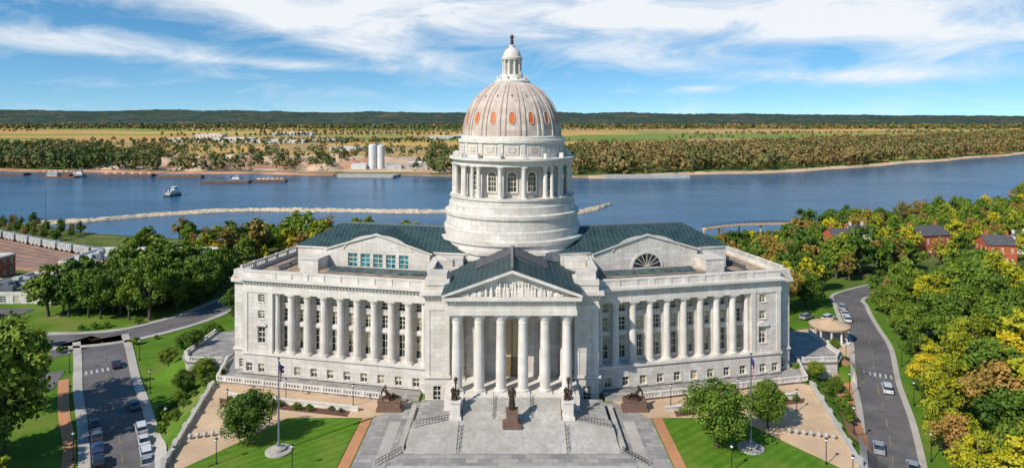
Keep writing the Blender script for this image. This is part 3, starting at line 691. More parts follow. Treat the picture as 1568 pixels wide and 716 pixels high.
# ------------------------------------------------------------ figures (skin)
def figure(name, J, parent, mat='bronze'):
    me=bpy.data.meshes.new(name); me.from_pydata([j[1] for j in J],[(j[0],i) for i,j in enumerate(J) if j[0] is not None],[])
    o=bpy.data.objects.new(name,me); col.objects.link(o); o.parent=parent
    me.materials.append(M[mat])
    sk=o.modifiers.new('s','SKIN'); 
    for i,j in enumerate(J):
        d=me.skin_vertices[0].data[i]; d.radius=(j[2],j[2]); d.use_root=(i==0)
    ss=o.modifiers.new('ss','SUBSURF'); ss.levels=1; ss.render_levels=1
    return o
def standing(name,parent,loc,h,robe=True,arm_up=False):
    k=h/1.8; x,y,z=loc
    P=lambda a,b,c:(x+a*k,y+b*k,z+c*k)
    J=[(None,P(0,0,.95),.17*k),(0,P(0,0,1.2),.16*k),(1,P(0,0,1.42),.19*k),(2,P(0,0,1.53),.07*k),(3,P(0,-.02,1.66),.11*k),(4,P(0,-.02,1.77),.08*k),
       (2,P(.2,0,1.43),.09*k),(6,P(.27,.02,1.15),.07*k),(7,P(.25 if not arm_up else .4,-.15,.95 if not arm_up else 1.3),.05*k),
       (2,P(-.2,0,1.43),.09*k),(9,P(-.28,.0,1.15),.07*k),(10,P(-.22,-.18,1.0),.05*k),
       (0,P(.1,0,.85),.13*k),(12,P(.12,-.02,.48),.1*k),(13,P(.12,0,.08),.07*k),(14,P(.13,-.15,.03),.05*k),
       (0,P(-.1,0,.85),.13*k),(16,P(-.13,.03,.48),.1*k),(17,P(-.13,.05,.08),.07*k),(18,P(-.15,-.1,.03),.05*k)]
    figure(name,J,parent)
    if robe:
        mb=MB(); mb.rev([(.27*k,z+.02*k),(.25*k,z+.4*k),(.2*k,z+.9*k),(.19*k,z+1.2*k),(.12*k,z+1.45*k)],10,x,y+.05*k,'bronze'); mb.obj('robe',parent,True)
st=empty('dome_top_statue'); standing('figure',st,(0,DC,73.65),2.8,True,True)
st=empty('bronze_standing_statue'); mb=MB()
mb.box(-1.7,1.7,114.2,117.0,1.9,2.3,'granite'); mb.box(-1.3,1.3,114.6,116.7,2.3,2.6,'granite'); mb.box(-1.0,1.0,114.8,116.5,2.6,4.5,'granite'); mb.box(-1.12,1.12,114.7,116.6,4.5,4.72,'granite')
mb.obj('pedestal',st); standing('figure',st,(0,115.6,4.72),4.2)
for sx in (-1,1):
    st=empty('reclining_bronze_sculpture'); X=sx*23.6; Y=126.0
    mb=MB(); mb.box(X-2.4,X+2.4,Y-1.4,Y+1.4,0,.6,'granite'); mb.box(X-2.1,X+2.1,Y-1.15,Y+1.15,.6,1.9,'granite'); mb.box(X-2.2,X+2.2,Y-1.25,Y+1.25,1.9,2.1,'granite')
    mb.rev([(1.5,2.1),(1.2,2.4),(.6,2.7),(.2,2.9)],9,X+.2*sx,Y+.2,'bronze'); mb.obj('pedestal',st)
    f=-sx; P=lambda a,b,c:(X+f*a,Y+b,2.1+c)
    figure('reclining_figure',[(None,P(-.4,0,.6),.42),(0,P(-.7,0,1.2),.38),(1,P(-.85,0,1.75),.42),(2,P(-.85,-.02,2.1),.16),(3,P(-.8,-.05,2.4),.26),(4,P(-.8,-.05,2.65),.18),
       (2,P(-.7,-.5,1.7),.2),(6,P(-.3,-.65,1.25),.15),(7,P(.2,-.5,1.1),.12),(2,P(-1.2,.4,1.7),.2),(9,P(-1.6,.4,1.1),.16),(10,P(-1.7,.3,.5),.12),
       (0,P(.1,-.3,.7),.28),(12,P(.75,-.35,1.2),.22),(13,P(1.2,-.35,.4),.15),(14,P(1.6,-.4,.25),.1),
       (0,P(.1,.3,.55),.28),(16,P(1.0,.3,.55),.22),(17,P(1.75,.3,.3),.15),(18,P(2.0,.3,.45),.1)],st)
    st=empty('bronze_lamp_sculpture'); X=sx*10.2; Y=118.2
    mb=MB(); mb.box(X-1.1,X+1.1,Y-1.2,Y+1.2,2.0,2.6,'stonep'); mb.box(X-.85,X+.85,Y-.95,Y+.95,2.6,5.0,'stonep'); mb.box(X-1,X+1,Y-1.1,Y+1.1,5.0,5.3,'stonep')
    mb.rev([(.5,5.3),(.3,5.8),(.16,6.2),(.14,8.2),(.35,8.35),(.12,8.5)],10,X,Y,'bronze'); mb.rev([(.1,8.5),(.36,8.75),(.4,9.0),(.25,9.3),(.02,9.4)],10,X,Y,'bronze')
    mb.obj('pedestal_and_lamp',st,True); standing('figure',st,(X-.45,Y-.15,5.3),2.5); standing('figure',st,(X+.45,Y-.1,5.3),2.2,False)

# ------------------------------------------------------------ stairs & forecourt
mb=MB()
n=15
for i in range(n):
    z1=4.5-(i+1)*2.5/ (n+1); y=121.3-(i)*0.27; mb.box(-8.9,8.9,y-.27,y,0,z1,'step')
mb.box(-17.7,17.7,114.9,117.25,0,1.98,'step')
mb.box(-17.4,-9,117.25,126,0,1.94,'paving'); mb.box(9,17.4,117.25,126,0,1.94,'paving')
for i in range(12):
    z1=1.98-(i+1)*1.98/12.5; y=114.9-i*.45; mb.box(-17.9-i*.03,17.9+i*.03,y-.45,y,0,z1,'step')
for s_ in (-1,1):
    mb.box(min(s_*9,s_*10.6),max(s_*9,s_*10.6),119.4,121.3,0,4.6,'stonep')
    mb.box(min(s_*18.3,s_*19.2),max(s_*18.3,s_*19.2),110.2,126,0,.9,'step')
for i in range(4):
    mb.box(-20+i*.0,20,104.6-i*.5,105.1-i*.5,0.02,.34-.08*i,'step')
mb.obj('entrance_staircase',None)
mb=MB()
def rail(mb,p0,p1,h=.95,posts=6):
    p0=Vector(p0);p1=Vector(p1); t=.035
    for hh_ in (h,h*.55):
        a=p0+Vector((0,0,hh_)); b=p1+Vector((0,0,hh_))
        mb.add([(a.x-t,a.y,a.z-t),(a.x+t,a.y,a.z-t),(a.x+t,a.y,a.z+t),(a.x-t,a.y,a.z+t),(b.x-t,b.y,b.z-t),(b.x+t,b.y,b.z-t),(b.x+t,b.y,b.z+t),(b.x-t,b.y,b.z+t)],
               [(0,1,5,4),(1,2,6,5),(2,3,7,6),(3,0,4,7)],'dark')
    for i in range(posts+1):
        q=p0.lerp(p1,i/posts); mb.box(q.x-t,q.x+t,q.y-t,q.y+t,q.z,q.z+h,'dark')
for x in (-3.4,3.4): rail(mb,(x,121.2,4.5),(x,117.3,2.0))
for x in (-9.3,9.3): rail(mb,(x,114.8,1.98),(x,109.5,0))
for s_ in (-1,1):
    rail(mb,(s_*11,117.5,1.98),(s_*17.2,114.6,1.98),1.0,12); rail(mb,(s_*18.6,109.8,0.05),(s_*22,105.5,.05),1.0,8)
mb.obj('stair_handrail',None)

def sheet(name,poly,z,k,kerb=None):
    mb=MB(); n=len(poly)
    if kerb: mb.prism(poly,z-kerb,z,k)
    else: mb.add([(x,y,z) for x,y in poly],[tuple(range(n))],k)
    return mb.obj(name)
sheet('plaza_paving',[(-26,96),(26,96),(26,129),(-26,129)],.02,'paving')
sheet('street_pavement',[(-54,60),(54,60),(54,100.5),(-54,100.5)],.05,'concrete')
for s_ in (-1,1):
    f=lambda P:[(s_*x,y) for x,y in (P if s_>0 else P[::-1])]
    sheet('tan_walkway',f([(20,129.3),(26,122.5),(42,122.5),(53,104),(53,98),(55.2,98),(56.5,108),(62.5,137.5),(56,141),(30,135.5),(20,133)]),.035,'tan')
    sheet('front_lawn',f([(28.2,101),(53,101),(53,104.5),(41.4,122.3),(28.2,122.3)]),.12,'lawn',.1)
    sheet('terracotta_path',f([(26.2,97),(28.1,97),(28.1,122.4),(26.2,122.4)]),.06,'terra')
    sheet('terracotta_path',f([(28.2,98.6),(53,98.6),(53,100.9),(28.2,100.9)]),.061,'terra')
    sheet('pale_walkway',f([(20.5,100.6),(22.6,100.6),(22.6,121),(20.5,121)]),.055,'concrete')
    mb=MB(); mb.prism(f([(18.5,129.6),(25,129.6),(62.5,138.6),(65.5,151),(65.5,175),(60,150),(18.5,134)]),0,.55,'paving')
    mb.obj('terrace_paving')
    mb=MB(); mb.balus((s_*25,129.5),(s_*62.5,138.5),.55,1.1); mb.balus((s_*62.5,138.5),(s_*65.3,150),.55,1.1)
    mb.obj('stone_balustrade')
    mb=MB(); mb.prism(f([(29.5,125.0),(57,131.3),(57,131.8),(29.5,125.5)]),0,.75,'stone'); mb.prism(f([(29.4,124.9),(57.1,131.2),(57.1,131.9),(29.4,125.6)]),.75,.9,'stonep')
    mb.obj('low_retaining_wall')
    mb=MB(); q=f([(65.6,148),(74,148.5),(76.5,152),(76.5,168),(65.6,171)])
    mb.prism(q,-5,.6,'stone'); 
    mb.prism(f([(65.4,147.7),(74.2,148.2),(76.8,151.8),(76.8,168.3),(65.4,171.3)]),.6,.85,'paving')
    qq=f([(65.8,148.2),(73.8,148.7),(76.2,152.2),(76.2,167.8)]); 
    for a,b in zip(qq[:-1],qq[1:]): mb.balus(a,b,.85,1.0)
    mb.obj('terrace_bastion')
    mb=MB()
    W=[(53.3,97),(56.3,106),(62.9,137.5)]
    for (a,b),(c,d) in zip(W[:-1],W[1:]):
        L=math.hypot(c-a,d-b); nx_,ny_=(d-b)/L*.25,-(c-a)/L*.25
        mb.prism(f([(a+nx_,b+ny_),(c+nx_,d+ny_),(c-nx_,d-ny_),(a-nx_,b-ny_)]),-3,.75,'stone')
        mb.prism(f([(a+nx_*1.4,b+ny_*1.4),(c+nx_*1.4,d+ny_*1.4),(c-nx_*1.4,d-ny_*1.4),(a-nx_*1.4,b-ny_*1.4)]),.753,.95,'step')
        for i in range(int(L/6)+1):
            x=s_*(a+(c-a)*i*6/L); y=b+(d-b)*i*6/L; mb.box(x-.5,x+.5,y-.5,y+.5,-2,1.25,'step')
    mb.obj('boundary_wall')
    for i in range(7):
        mb=MB(); x=s_*(49.5+i*1.15); y=116.5-i*.35
        mb.rev([(.3,.03),(.3,.15),(.2,.2),(.36,.35),(.42,.6),(.36,.85),(.15,1.0),(.02,1.02)],12,x,y,'step'); mb.obj('stone_ball_bollard',None,True)
    sheet('mulch_bed',f([(31,122.9),(40,124.9),(57.5,128.8),(58.8,131),(31,125.2)]),.05,'mulch')

# ------------------------------------------------------------ flagpoles
M['flagred']=simple('flag_red_cloth',(0.35,0.03,0.04),.8); M['flagblue']=simple('flag_blue_cloth',(0.03,0.04,0.2),.8)
for x,y,h in ((-39.3,110,15.6),(40.6,111,16)):
    f=empty('flagpole'); mb=MB()
    mb.rev([(2.2,.1),(2.2,.35),(2.05,.4),(1.2,.45),(1.2,.8),(.6,.9),(.35,1.1)],24,x,y,'concrete'); mb.rev([(.35,1.1),(.3,1.6),(.16,1.8),(.15,6),(.09,h),(.2,h+.05),(.2,h+.3),(.02,h+.4)],12,x,y,'metal')
    mb.obj('pole',f,True)
    mb=MB(); vs=[];nxx=9;nzz=12
    for j in range(nzz):
        for i in range(nxx):
            t=i/(nxx-1); q=j/(nzz-1); vs.append((x+.1+t*.55*(1-.3*q), y+.16*math.sin(t*9+q*2), h-.3-q*3.0-t*.9))
    fs=[(j*nxx+i,j*nxx+i+1,(j+1)*nxx+i+1,(j+1)*nxx+i) for j in range(nzz-1) for i in range(nxx-1)]
    mb.add(vs,[q for q in fs if q[0]//nxx<4],'flagblue'); mb.add(vs,[q for q in fs if q[0]//nxx>=4 and q[0]//nxx%2==0],'flagred'); mb.add(vs,[q for q in fs if q[0]//nxx>=4 and q[0]//nxx%2],'white')
    mb.obj('flag',f,True)

# ------------------------------------------------------------ roads
def smoothpts(P,step=2.0):
    out=[]; n=len(P)
    for i in range(n-1):
        p0=Vector(P[max(0,i-1)]);p1=Vector(P[i]);p2=Vector(P[i+1]);p3=Vector(P[min(n-1,i+2)])
        k=max(2,int((p2-p1).length/step))
        for j in range(k):
            t=j/k; out.append(.5*((2*p1)+(p2-p0)*t+(2*p0-5*p1+4*p2-p3)*t*t+(3*p1-p0-3*p2+p3)*t**3))
    out.append(Vector(P[-1])); return out
def strip(mb,pts,o0,o1,k,zo,zf=None,dash=None,thick=0):
    n=len(pts); vs=[];fs=[]
    m=max(1,int(abs(o1-o0)/1.6))
    for i,p in enumerate(pts):
        t=(pts[min(n-1,i+1)]-pts[max(0,i-1)]).normalized(); nn=Vector((t.y,-t.x))
        for j in range(m+1):
            q=p+nn*(o0+(o1-o0)*j/m); vs.append((q.x,q.y,tz(q.x,q.y)+zo))
    for i in range(n-1):
        if dash and (i//dash)%2: continue
        for j in range(m): fs.append((i*(m+1)+j,i*(m+1)+j+1,(i+1)*(m+1)+j+1,(i+1)*(m+1)+j))
    if thick:
        b=len(vs); vs+= [(v[0],v[1],v[2]-thick) for v in vs]
        for i in range(n-1):
            fs.append((i*(m+1),(i+1)*(m+1),b+(i+1)*(m+1),b+i*(m+1))); fs.append((i*(m+1)+m,(i+1)*(m+1)+m,b+(i+1)*(m+1)+m,b+i*(m+1)+m))
    mb.add(vs,fs,k)
def road(name,P,w,walk=2.0,line='yellow',zo=.07,k='asphalt',wk='concrete'):
    pts=smoothpts(P); ROADS.append(([(p.x,p.y) for p in pts[::3]]+[(pts[-1].x,pts[-1].y)],w+2*walk))
    mb=MB(); strip(mb,pts,-w/2,w/2,k,zo); mb.obj(name)
    if line:
        mb=MB(); strip(mb,pts,-.05,.05,line,zo+.02,dash=2)
        mb.obj('road_marking')
    if walk:
        mb=MB()
        for s_ in (-1,1):
            a=s_*w/2; b=s_*(w/2+.25); c=s_*(w/2+walk)
            strip(mb,pts,min(a,b),max(a,b),'concrete',zo+.14,thick=.2); strip(mb,pts,min(b,c),max(b,c),wk ,zo+.13,thick=.2)
        mb.obj('sidewalk')
    return pts
def along(pts,s,off):
    d=0
    for a,b in zip(pts[:-1],pts[1:]):
        l=(b-a).length
        if d+l>=s:
            t=(b-a).normalized(); p=a.lerp(b,(s-d)/l)+Vector((t.y,-t.x))*off; return p,math.atan2(t.y,t.x)
        d+=l
    return pts[-1],0
def crosswalk(pts,s,w,L=2.6):
    mb=MB(); o=-w/2+.5
    while o<w/2-.6:
        q=[]
        for ds,do in ((0,0),(L,0),(L,.5),(0,.5)):
            p,_=along(pts,s+ds,o+do); q.append((p.x,p.y,tz(p.x,p.y)+.11))
        mb.add(q,[(0,1,2,3)],'linew'); o+=1.1
    mb.obj('crosswalk_marking')
LR=road('side_street',[(-52,86),(-60,100),(-68.0,114),(-79.5,131),(-91,147),(-103,165),(-112,178)],9.4,1.8)
RR=road('side_street',[(50,84),(58,98),(66,113),(75,131),(83.5,150),(94.5,172),(101,190),(108,208),(116,222),(150,240),(210,250)],8,1.2)
R2=road('cross_street',[(-260,186),(-190,182),(-140,176),(-112,178),(-99,190),(-93,207),(-92,235),(-100,252)],10)
R3=road('cross_street',[(-112,178),(-122,160),(-135,146),(-160,135)],9,0)
R4=road('parking_lot',[(150,226),(196,232)],20,0,None,.12)
R5=road('brick_footpath',[(-72,104),(-80,118),(-92,134),(-103,150)],2.0,0,None,.10,'terra')
R6=road('brick_footpath',[(62,116),(70,136),(77,152),(82,163)],4.0,0,None,.12,'terra')
R8=road('footpath',[(108,178),(125,184),(150,178)],2,0,None,.1,'concrete')
R9=road('river_road',[(-100,252),(-130,300),(-180,325),(-320,330)],7,0,None,.3)
R10=road('parking_lot',[(-104,150),(-118,144)],12,0,None,.09)
R11=road('parking_lot',[(-200,200),(-150,197)],16,0,None,.14)
R12=road('parking_lot',[(-250,250),(-190,246)],24,0,None,.16)
crosswalk(LR,82,9.4); crosswalk(RR,76,8); crosswalk(R2,118,10)
rp=smoothpts([(-430,468),(-330,414),(-240,362),(-150,322),(-60,310)],4)
ROADS.append(([(p.x,p.y) for p in rp],20)); r2=[(p.x+8,p.y-19) for p in rp]; ROADS.append((r2,44))
mb=MB(); strip(mb,rp,-4,40,'ballast',1.3,thick=2)
mb.obj('railway_ballast')
mb=MB()
for o_ in (0,5,10,15,21,27,33):
    for g in (-.75,.75): strip(mb,rp,o_+g-.12,o_+g+.12,'metal',1.5)
mb.obj('railway_track')
def hopper(p,ang):
    e=empty('hopper_rail_car',(p.x,p.y,tz(p.x,p.y)+1.5)); e.rotation_euler=(0,0,ang)
    mb=MB(); L=7.2
    mb.prismy([(-L,1.4),(L,1.4),(L,4.2),(L-.4,4.7),(-L+.4,4.7),(-L,4.2)],-1.5,1.5,'trainw')
    for c in (-4.6,0,4.6): mb.prismy([(c-2,1.4),(c+2,1.4),(c+.5,.5),(c-.5,.5)],-1.3,1.3,'trainw')
    for i in range(9): mb.box(-L+.5+i*1.75,-L+.65+i*1.75,-1.58,1.58,1.4,4.3,'metal')
    mb.box(-L+.5,L-.5,-.35,.35,4.7,4.95,'metal')
    for c in (-5.6,5.6):
        mb.box(c-1.5,c+1.5,-1.2,1.2,.35,.7,'dark')
        for w in (-.9,.9):
            for s_ in (-1,1):
                mb.T=lambda x,y,z:(x,z,y); mb.rev([(.45,s_*.7-.1),(.45,s_*.7+.1)],12,c+w,.45,'dark'); mb.T=None
    mb.box(-L-.6,L+.6,-.2,.2,.8,1.1,'dark')
    mb.obj('car_body',e)
M['trainw']=simple('weathered_white_paint',(0.42,0.42,0.40),.6,0,.35,.5)
dist=0;last=-99
for a,b in zip(rp[:-1],rp[1:]):
    dist+=(b-a).length
    if dist-last>16.2 and dist<290:
        t=(b-a).normalized(); last=dist; hopper(a,math.atan2(t.y,t.x))

# ------------------------------------------------------------ cars
def carpaint(name,c):
    m,nt,bs=newmat(name); bs.inputs['Base Color'].default_value=(*c,1); bs.inputs['Roughness'].default_value=.3
    bs.inputs['Coat Weight'].default_value=.6; bs.inputs['Metallic'].default_value=.15; return m
for n_,c in (('cw',(.7,.7,.7)),('cb',(.02,.02,.025)),('cs',(.35,.36,.38)),('cr',(.3,.02,.02)),('cbl',(.03,.07,.2)),('cg',(.12,.12,.13))): M[n_]=carpaint('car_paint_'+n_,c)
M['tyre']=simple('tyre_rubber',(.02,.02,.02),.8)
def carmesh(kind,paint):
    mb=MB(); L,W,H=(4.6,.9,1.45) if kind=='sedan' else (4.8,.96,1.75)
    h=L/2
    body=[(-h,.35),(h,.35),(h,.62),(h-.08,.8),(h-1.15,.92),(-h+.75,.96),(-h+.05,.86)] if kind=='sedan' else [(-h,.4),(h,.4),(h,.75),(h-.1,.95),(h-1.1,1.08),(-h+.05,1.1)]
    mb.prismy(body,-W,W,paint)
    b0=.9 if kind=='sedan' else 1.05
    cab=[(h-1.2,b0),(h-1.95,H-.04),(-h+1.35,H-.02),(-h+.55,b0)] if kind=='sedan' else [(h-1.15,b0),(h-1.75,H-.05),(-h+.35,H-.03),(-h+.08,b0)]
    wi=W-.08; wt=W-.24
    vs=[(x,-(wt if z>b0+.2 else wi),z) for x,z in cab]+[(x,(wt if z>b0+.2 else wi),z) for x,z in cab]
    mb.add(vs,[(0,1,2,3)[::-1],(4,5,6,7),(0,4,5,1),(2,6,7,3)],'glass')
    x1,x0=cab[1][0],cab[2][0]
    mb.box(x0-.05,x1+.05,-wt-.01,wt+.01,H-.05,H+.01,paint)
    for s_ in (-1,1):
        for (xa,za),(xb,zb) in (((cab[0][0],b0),(cab[1][0],H-.05)),((cab[3][0],b0),(cab[2][0],H-.05)),(((cab[0][0]+cab[3][0])/2,b0),((x0+x1)/2,H-.05))):
            mb.add([(xa-.06,s_*(wi+.01),za),(xa+.06,s_*(wi+.01),za),(xb+.06,s_*(wt+.01),zb),(xb-.06,s_*(wt+.01),zb)],[(0,1,2,3)],paint)
        for c in (-h+.85,h-.9):
            mb.T=lambda x,y,z:(x,z,y); mb.rev([(.33,s_*(W-.1)-.11),(.33,s_*(W-.1)+.115)],16,c,.33,'tyre'); mb.rev([(.2,s_*(W-.1)-.12),(.2,s_*(W-.1)+.13)],10,c,.33,'metal'); mb.T=None
        mb.box(h-.05,h+.015,s_*.62-.18,s_*.62+.18,.62,.76,'white'); mb.box(-h-.015,-h+.04,s_*.62-.17,s_*.62+.17,.66,.82,'flagred')
        mb.box(h-1.45,h-1.25,s_*(W+.08)-.08,s_*(W+.08)+.08,b0,b0+.14,paint)
    mb.box(h-.03,h+.012,-.4,.4,.42,.6,'dark')
    o=mb.obj('parked_car'); me=o.data; bpy.data.objects.remove(o); 
    return me
CARS={}
def car(x,y,ang,paint,kind='sedan',name='parked_car',dz=.07):
    if (kind,paint) not in CARS: CARS[(kind,paint)]=carmesh(kind,paint)
    e=empty(name,(x,y,tz(x,y)+dz)); e.rotation_euler=(0,0,ang)
    o=bpy.data.objects.new('car_body',CARS[(kind,paint)]); col.objects.link(o); o.parent=e
    b=o.modifiers.new('bevel','BEVEL'); b.width=.05; b.segments=2; b.limit_method='ANGLE'
    return e
def caron(pts,s,off,paint,kind='sedan',name='parked_car',flip=False):
    p,a=along(pts,s,off); car(p.x,p.y,a+(math.pi if flip else 0),paint,kind,name)
for i,(s,c) in enumerate(((22,'cb'),(28,'cg'),(33.6,'cb'),(39.5,'cbl'),(45,'cg'),(51,'cb'))): caron(LR,s,-3.6,c,'sedan' if i%2 else 'suv')
for s,c,k in ((27,'cs','sedan'),(32.5,'cw','suv'),(38,'cw','sedan'),(43.5,'cw','suv'),(56,'cg','sedan')): caron(LR,s,3.6,c,k)
caron(LR,84,2.2,'cb','sedan','car'); caron(RR,68,1.8,'cw','suv','car'); caron(RR,38,-2.0,'cs','sedan','car')
for i,(s,c) in enumerate(((12,'cw'),(19,'cg'),(33,'cs'),(120,'cw'),(126,'cw'),(133,'cs'))): caron(RR,s,2.9 if i<3 else -2.9,c,'suv' if i%2 else 'sedan')
CC=['cw','cs','cb','cr','cbl','cg','cw']
for i in range(16):
    x=152+ (i%8)*5.2; y=223+(i//8)*11; car(x,y,R(90)+.1,random.choice(CC),random.choice(['sedan','suv']),dz=.15)
for i in range(11): car(-196+i*4.2,196.5-i*.2,R(90),random.choice(CC),random.choice(['sedan','suv']),dz=.16)
for i in range(22): car(-246+(i%11)*5,240+(i//11)*13,R(90),random.choice(CC),random.choice(['sedan','suv']),dz=.2)
for x,y,c in ((92,190,'cw'),(94,194,'cw'),(88,195,'cs')): car(x,y,.6,c,'suv',dz=.1)

# ------------------------------------------------------------ street lamps
def lamp(x,y,h=4.2,z=None):
    mb=MB(); z=tz(x,y) if z is None else z
    mb.rev([(.2,z),(.18,z+.3),(.08,z+.5),(.06,z+h-.6),(.14,z+h-.5),(.14,z+h-.42)],10,x,y,'dark'); mb.rev([(.13,z+h-.42),(.26,z+h-.2),(.22,z+h),(.05,z+h+.12)],10,x,y,'white')
    mb.rev([(.28,z+h+.01),(.05,z+h+.28)],10,x,y,'dark')
    mb.obj('street_lamp',None,True)
for x,y in ((-54.5,125),(-48,106),(-35,104),(35,104),(51,106),(54.5,125),(-31,127.5),(31,127.5),(-45,130),(45,130)): lamp(x,y)
for p,o_ in ((LR,-7.2),(LR,7.2),(RR,6),(RR,-6),(R2,7)):
    for s in range(14,110,24):
        q,a=along(p,s,o_); lamp(q.x,q.y,5)
mb=MB(); mb.rev([(.3,-24),(.2,0),(.12,24-21+10)],8,-300,420,'metal'); mb.box(-301.2,-298.8,419.8,420.2,12.5,13.2,'metal'); mb.obj('mast_light',None)
g=empty('round_gazebo'); gx,gy=85.5,176; gz=tz(gx,gy)
mb=MB(); mb.rev([(5.2,gz-1),(5.2,gz+.4),(4.9,gz+.45)],24,gx,gy,'stonep')
for i in range(10):
    a=2*math.pi*i/10; mb.column(gx+4.2*math.cos(a),gy+4.2*math.sin(a),gz+.45,gz+3.9,.28,n=8)
mb.rev([(4.6,gz+3.9),(5.0,gz+4.0),(5.1,gz+4.5),(4.6,gz+4.6),(2.5,gz+5.4),(1.1,gz+5.7),(1.1,gz+6.0),(.1,gz+6.2)],24,gx,gy,'tan'); mb.obj('gazebo_body',g,True)
sheet('gazebo_plaza',[(77.5,168),(86,163),(89.5,170),(92,180),(90,188),(78,184)],tz(85,176)+.06,'tan',.3)
NOGO += [(85,176,10,14)]

# ------------------------------------------------------------ other buildings
def building(name,x0,x1,y0,y1,z0,z1,wall,roof,floors=2,ww=1.6,gap=3.6,roofh=0,ang=0,clear=15):
    e=empty(name,((x0+x1)/2,(y0+y1)/2,0)); e.rotation_euler=(0,0,ang)
    hx_=(x1-x0)/2; hy_=(y1-y0)/2; mb=MB(); fh=(z1-z0)/floors
    for k in range(4):
        if k%2==0: w,dp=hx_,hy_
        else: w,dp=hy_,hx_
        c,s_=math.cos(k*math.pi/2),math.sin(k*math.pi/2)
        mb.T=(lambda c,s_:(lambda x,y,z:(x*c-y*s_,x*s_+y*c,z)))(c,s_)
        ops=[]; nw=max(1,int(2*w/gap))
        for f_ in range(floors):
            for i in range(nw):
                cx=-w+(i+.5)*2*w/nw; ops.append((cx-ww/2,cx+ww/2,z0+fh*f_+fh*.3,z0+fh*f_+fh*.8))
        mb.wall(-w,w,z0,z1,-dp,ops,wall,.25)
    mb.T=None
    if roofh==0:
        mb.box(-hx_+.3,hx_-.3,-hy_+.3,hy_-.3,z1-.5,z1-.2,roof)
        for a in ((-hx_-.1,hx_+.1,-hy_-.1,-hy_+.35),(-hx_-.1,hx_+.1,hy_-.35,hy_+.1),(-hx_-.1,-hx_+.35,-hy_+.352,hy_-.352),(hx_-.35,hx_+.1,-hy_+.352,hy_-.352)): mb.box(*a,z1-.3,z1+.5,'stonep')
        for _ in range(int(hx_*hy_/12)+2):
            a=random.uniform(-hx_+2,hx_-4); b=random.uniform(-hy_+2,hy_-4); mb.box(a,a+random.uniform(1,3),b,b+random.uniform(1,2.5),z1-.2,z1+random.uniform(.6,1.8),random.choice(['metal','greyroof','shingle']))
    else:
        o_=.5
        mb.add([(-hx_-o_,-hy_-o_,z1),(hx_+o_,-hy_-o_,z1),(hx_+o_,hy_+o_,z1),(-hx_-o_,hy_+o_,z1),(-hx_-o_,0,z1+roofh),(hx_+o_,0,z1+roofh)],[(0,1,5,4),(2,3,4,5)],roof)
        mb.add([(-hx_,-hy_,z1),(-hx_,hy_,z1),(-hx_,0,z1+roofh-.3)],[(0,1,2)],wall); mb.add([(hx_,-hy_,z1),(hx_,hy_,z1),(hx_,0,z1+roofh-.3)],[(0,1,2)],wall)
        for a in (-hx_+1,hx_-1.8): mb.box(a,a+.9,-.5,.5,z1+roofh-1.5,z1+roofh+1.6,wall)
        mb.box(-hx_*.3,hx_*.3,-hy_-1.8,-hy_-.01,z0,z0+.4,'concrete')
        for a in (-hx_*.28,hx_*.28): mb.rev([(.15,z0+.4),(.12,z0+3)],8,a,-hy_-1.6,'white')
        mb.box(-hx_*.32,hx_*.32,-hy_-1.9,-hy_-.01,z0+3,z0+3.3,'white')
    mb.obj('building_body',e)
    NOGO.append(((x0+x1)/2,(y0+y1)/2-clear/2,(x1-x0)/2+4,(y1-y0)/2+clear/2+5))
building('beige_office_building',-182,-128,262,290,-14,-2.0,'beige','greyroof',2,3.5,6)
building('low_grey_building',-176,-146,212,240,-9,-1,'stonep','shingle',2,2,4)
building('small_office_building',-215,-184,212,236,-9,-2.5,'beige','greyroof',1,2,4)
building('brick_warehouse',-262,-222,268,292,-14,-5,'brick','greyroof',2,2,4)
building('brick_house',181,199,296,309,-8,2.5,'brick','shingle',2,1.2,3.2,3.6,.25,34)
building('brick_house',203,214,276,287,-7,2,'brick','shingle',2,1.1,3.0,3.6,-.2,30)
building('brick_house',150,160,305,316,-10,0,'brick','shingle',2,1.1,3.0,3.4,.1,30)
M['cream']=simple('cream_siding',(.6,.57,.5),.7,0,.1)
building('white_house',168,177,322,333,-10,-1,'cream','shingle',2,1,2.6,3,.1)
building('white_house',232,243,300,312,-8,-1,'cream','shingle',2,1,2.6,3,.4)
building('white_house',225,238,222,234,-5,1,'cream','shingle',2,1,2.6,3,.4)

# ------------------------------------------------------------ river things
mb=MB(); 
def rockline(P,w,zt):
    pts=smoothpts(P,3); n=len(pts); vs=[];fs=[]; m=8
    for i,p in enumerate(pts):
        t=(pts[min(n-1,i+1)]-pts[max(0,i-1)]).normalized(); nn=Vector((t.y,-t.x))
        e=min(1,min(i,n-1-i)/4)
        for j in range(m+1):
            q=j/m*2-1; pp=p+nn*w*.5*q*(.8+.3*math.sin(i*.21))+Vector((random.uniform(-.5,.5),random.uniform(-.5,.5)))
            vs.append((pp.x,pp.y,-26.5+(zt+26.5)*(1-q*q)**.6*e*(.8+.4*random.random())))
    for i in range(n-1):
        for j in range(m): fs.append((i*(m+1)+j,i*(m+1)+j+1,(i+1)*(m+1)+j+1,(i+1)*(m+1)+j))
    mb.add(vs,fs,'rock')
rockline([(-372,492),(-330,508),(-268,553),(-210,566),(-140,560),(-74,556),(-40,560)],16,-23.0)
rockline([(48,543),(70,570),(95,612)],13,-23.1)
mb.obj('rock_breakwater')
mb=MB()
P=[(x,float(nb(x))-1) for x in range(-420,420,14)]; rockline(P,9,-23.3); mb.obj('riverbank_riprap')
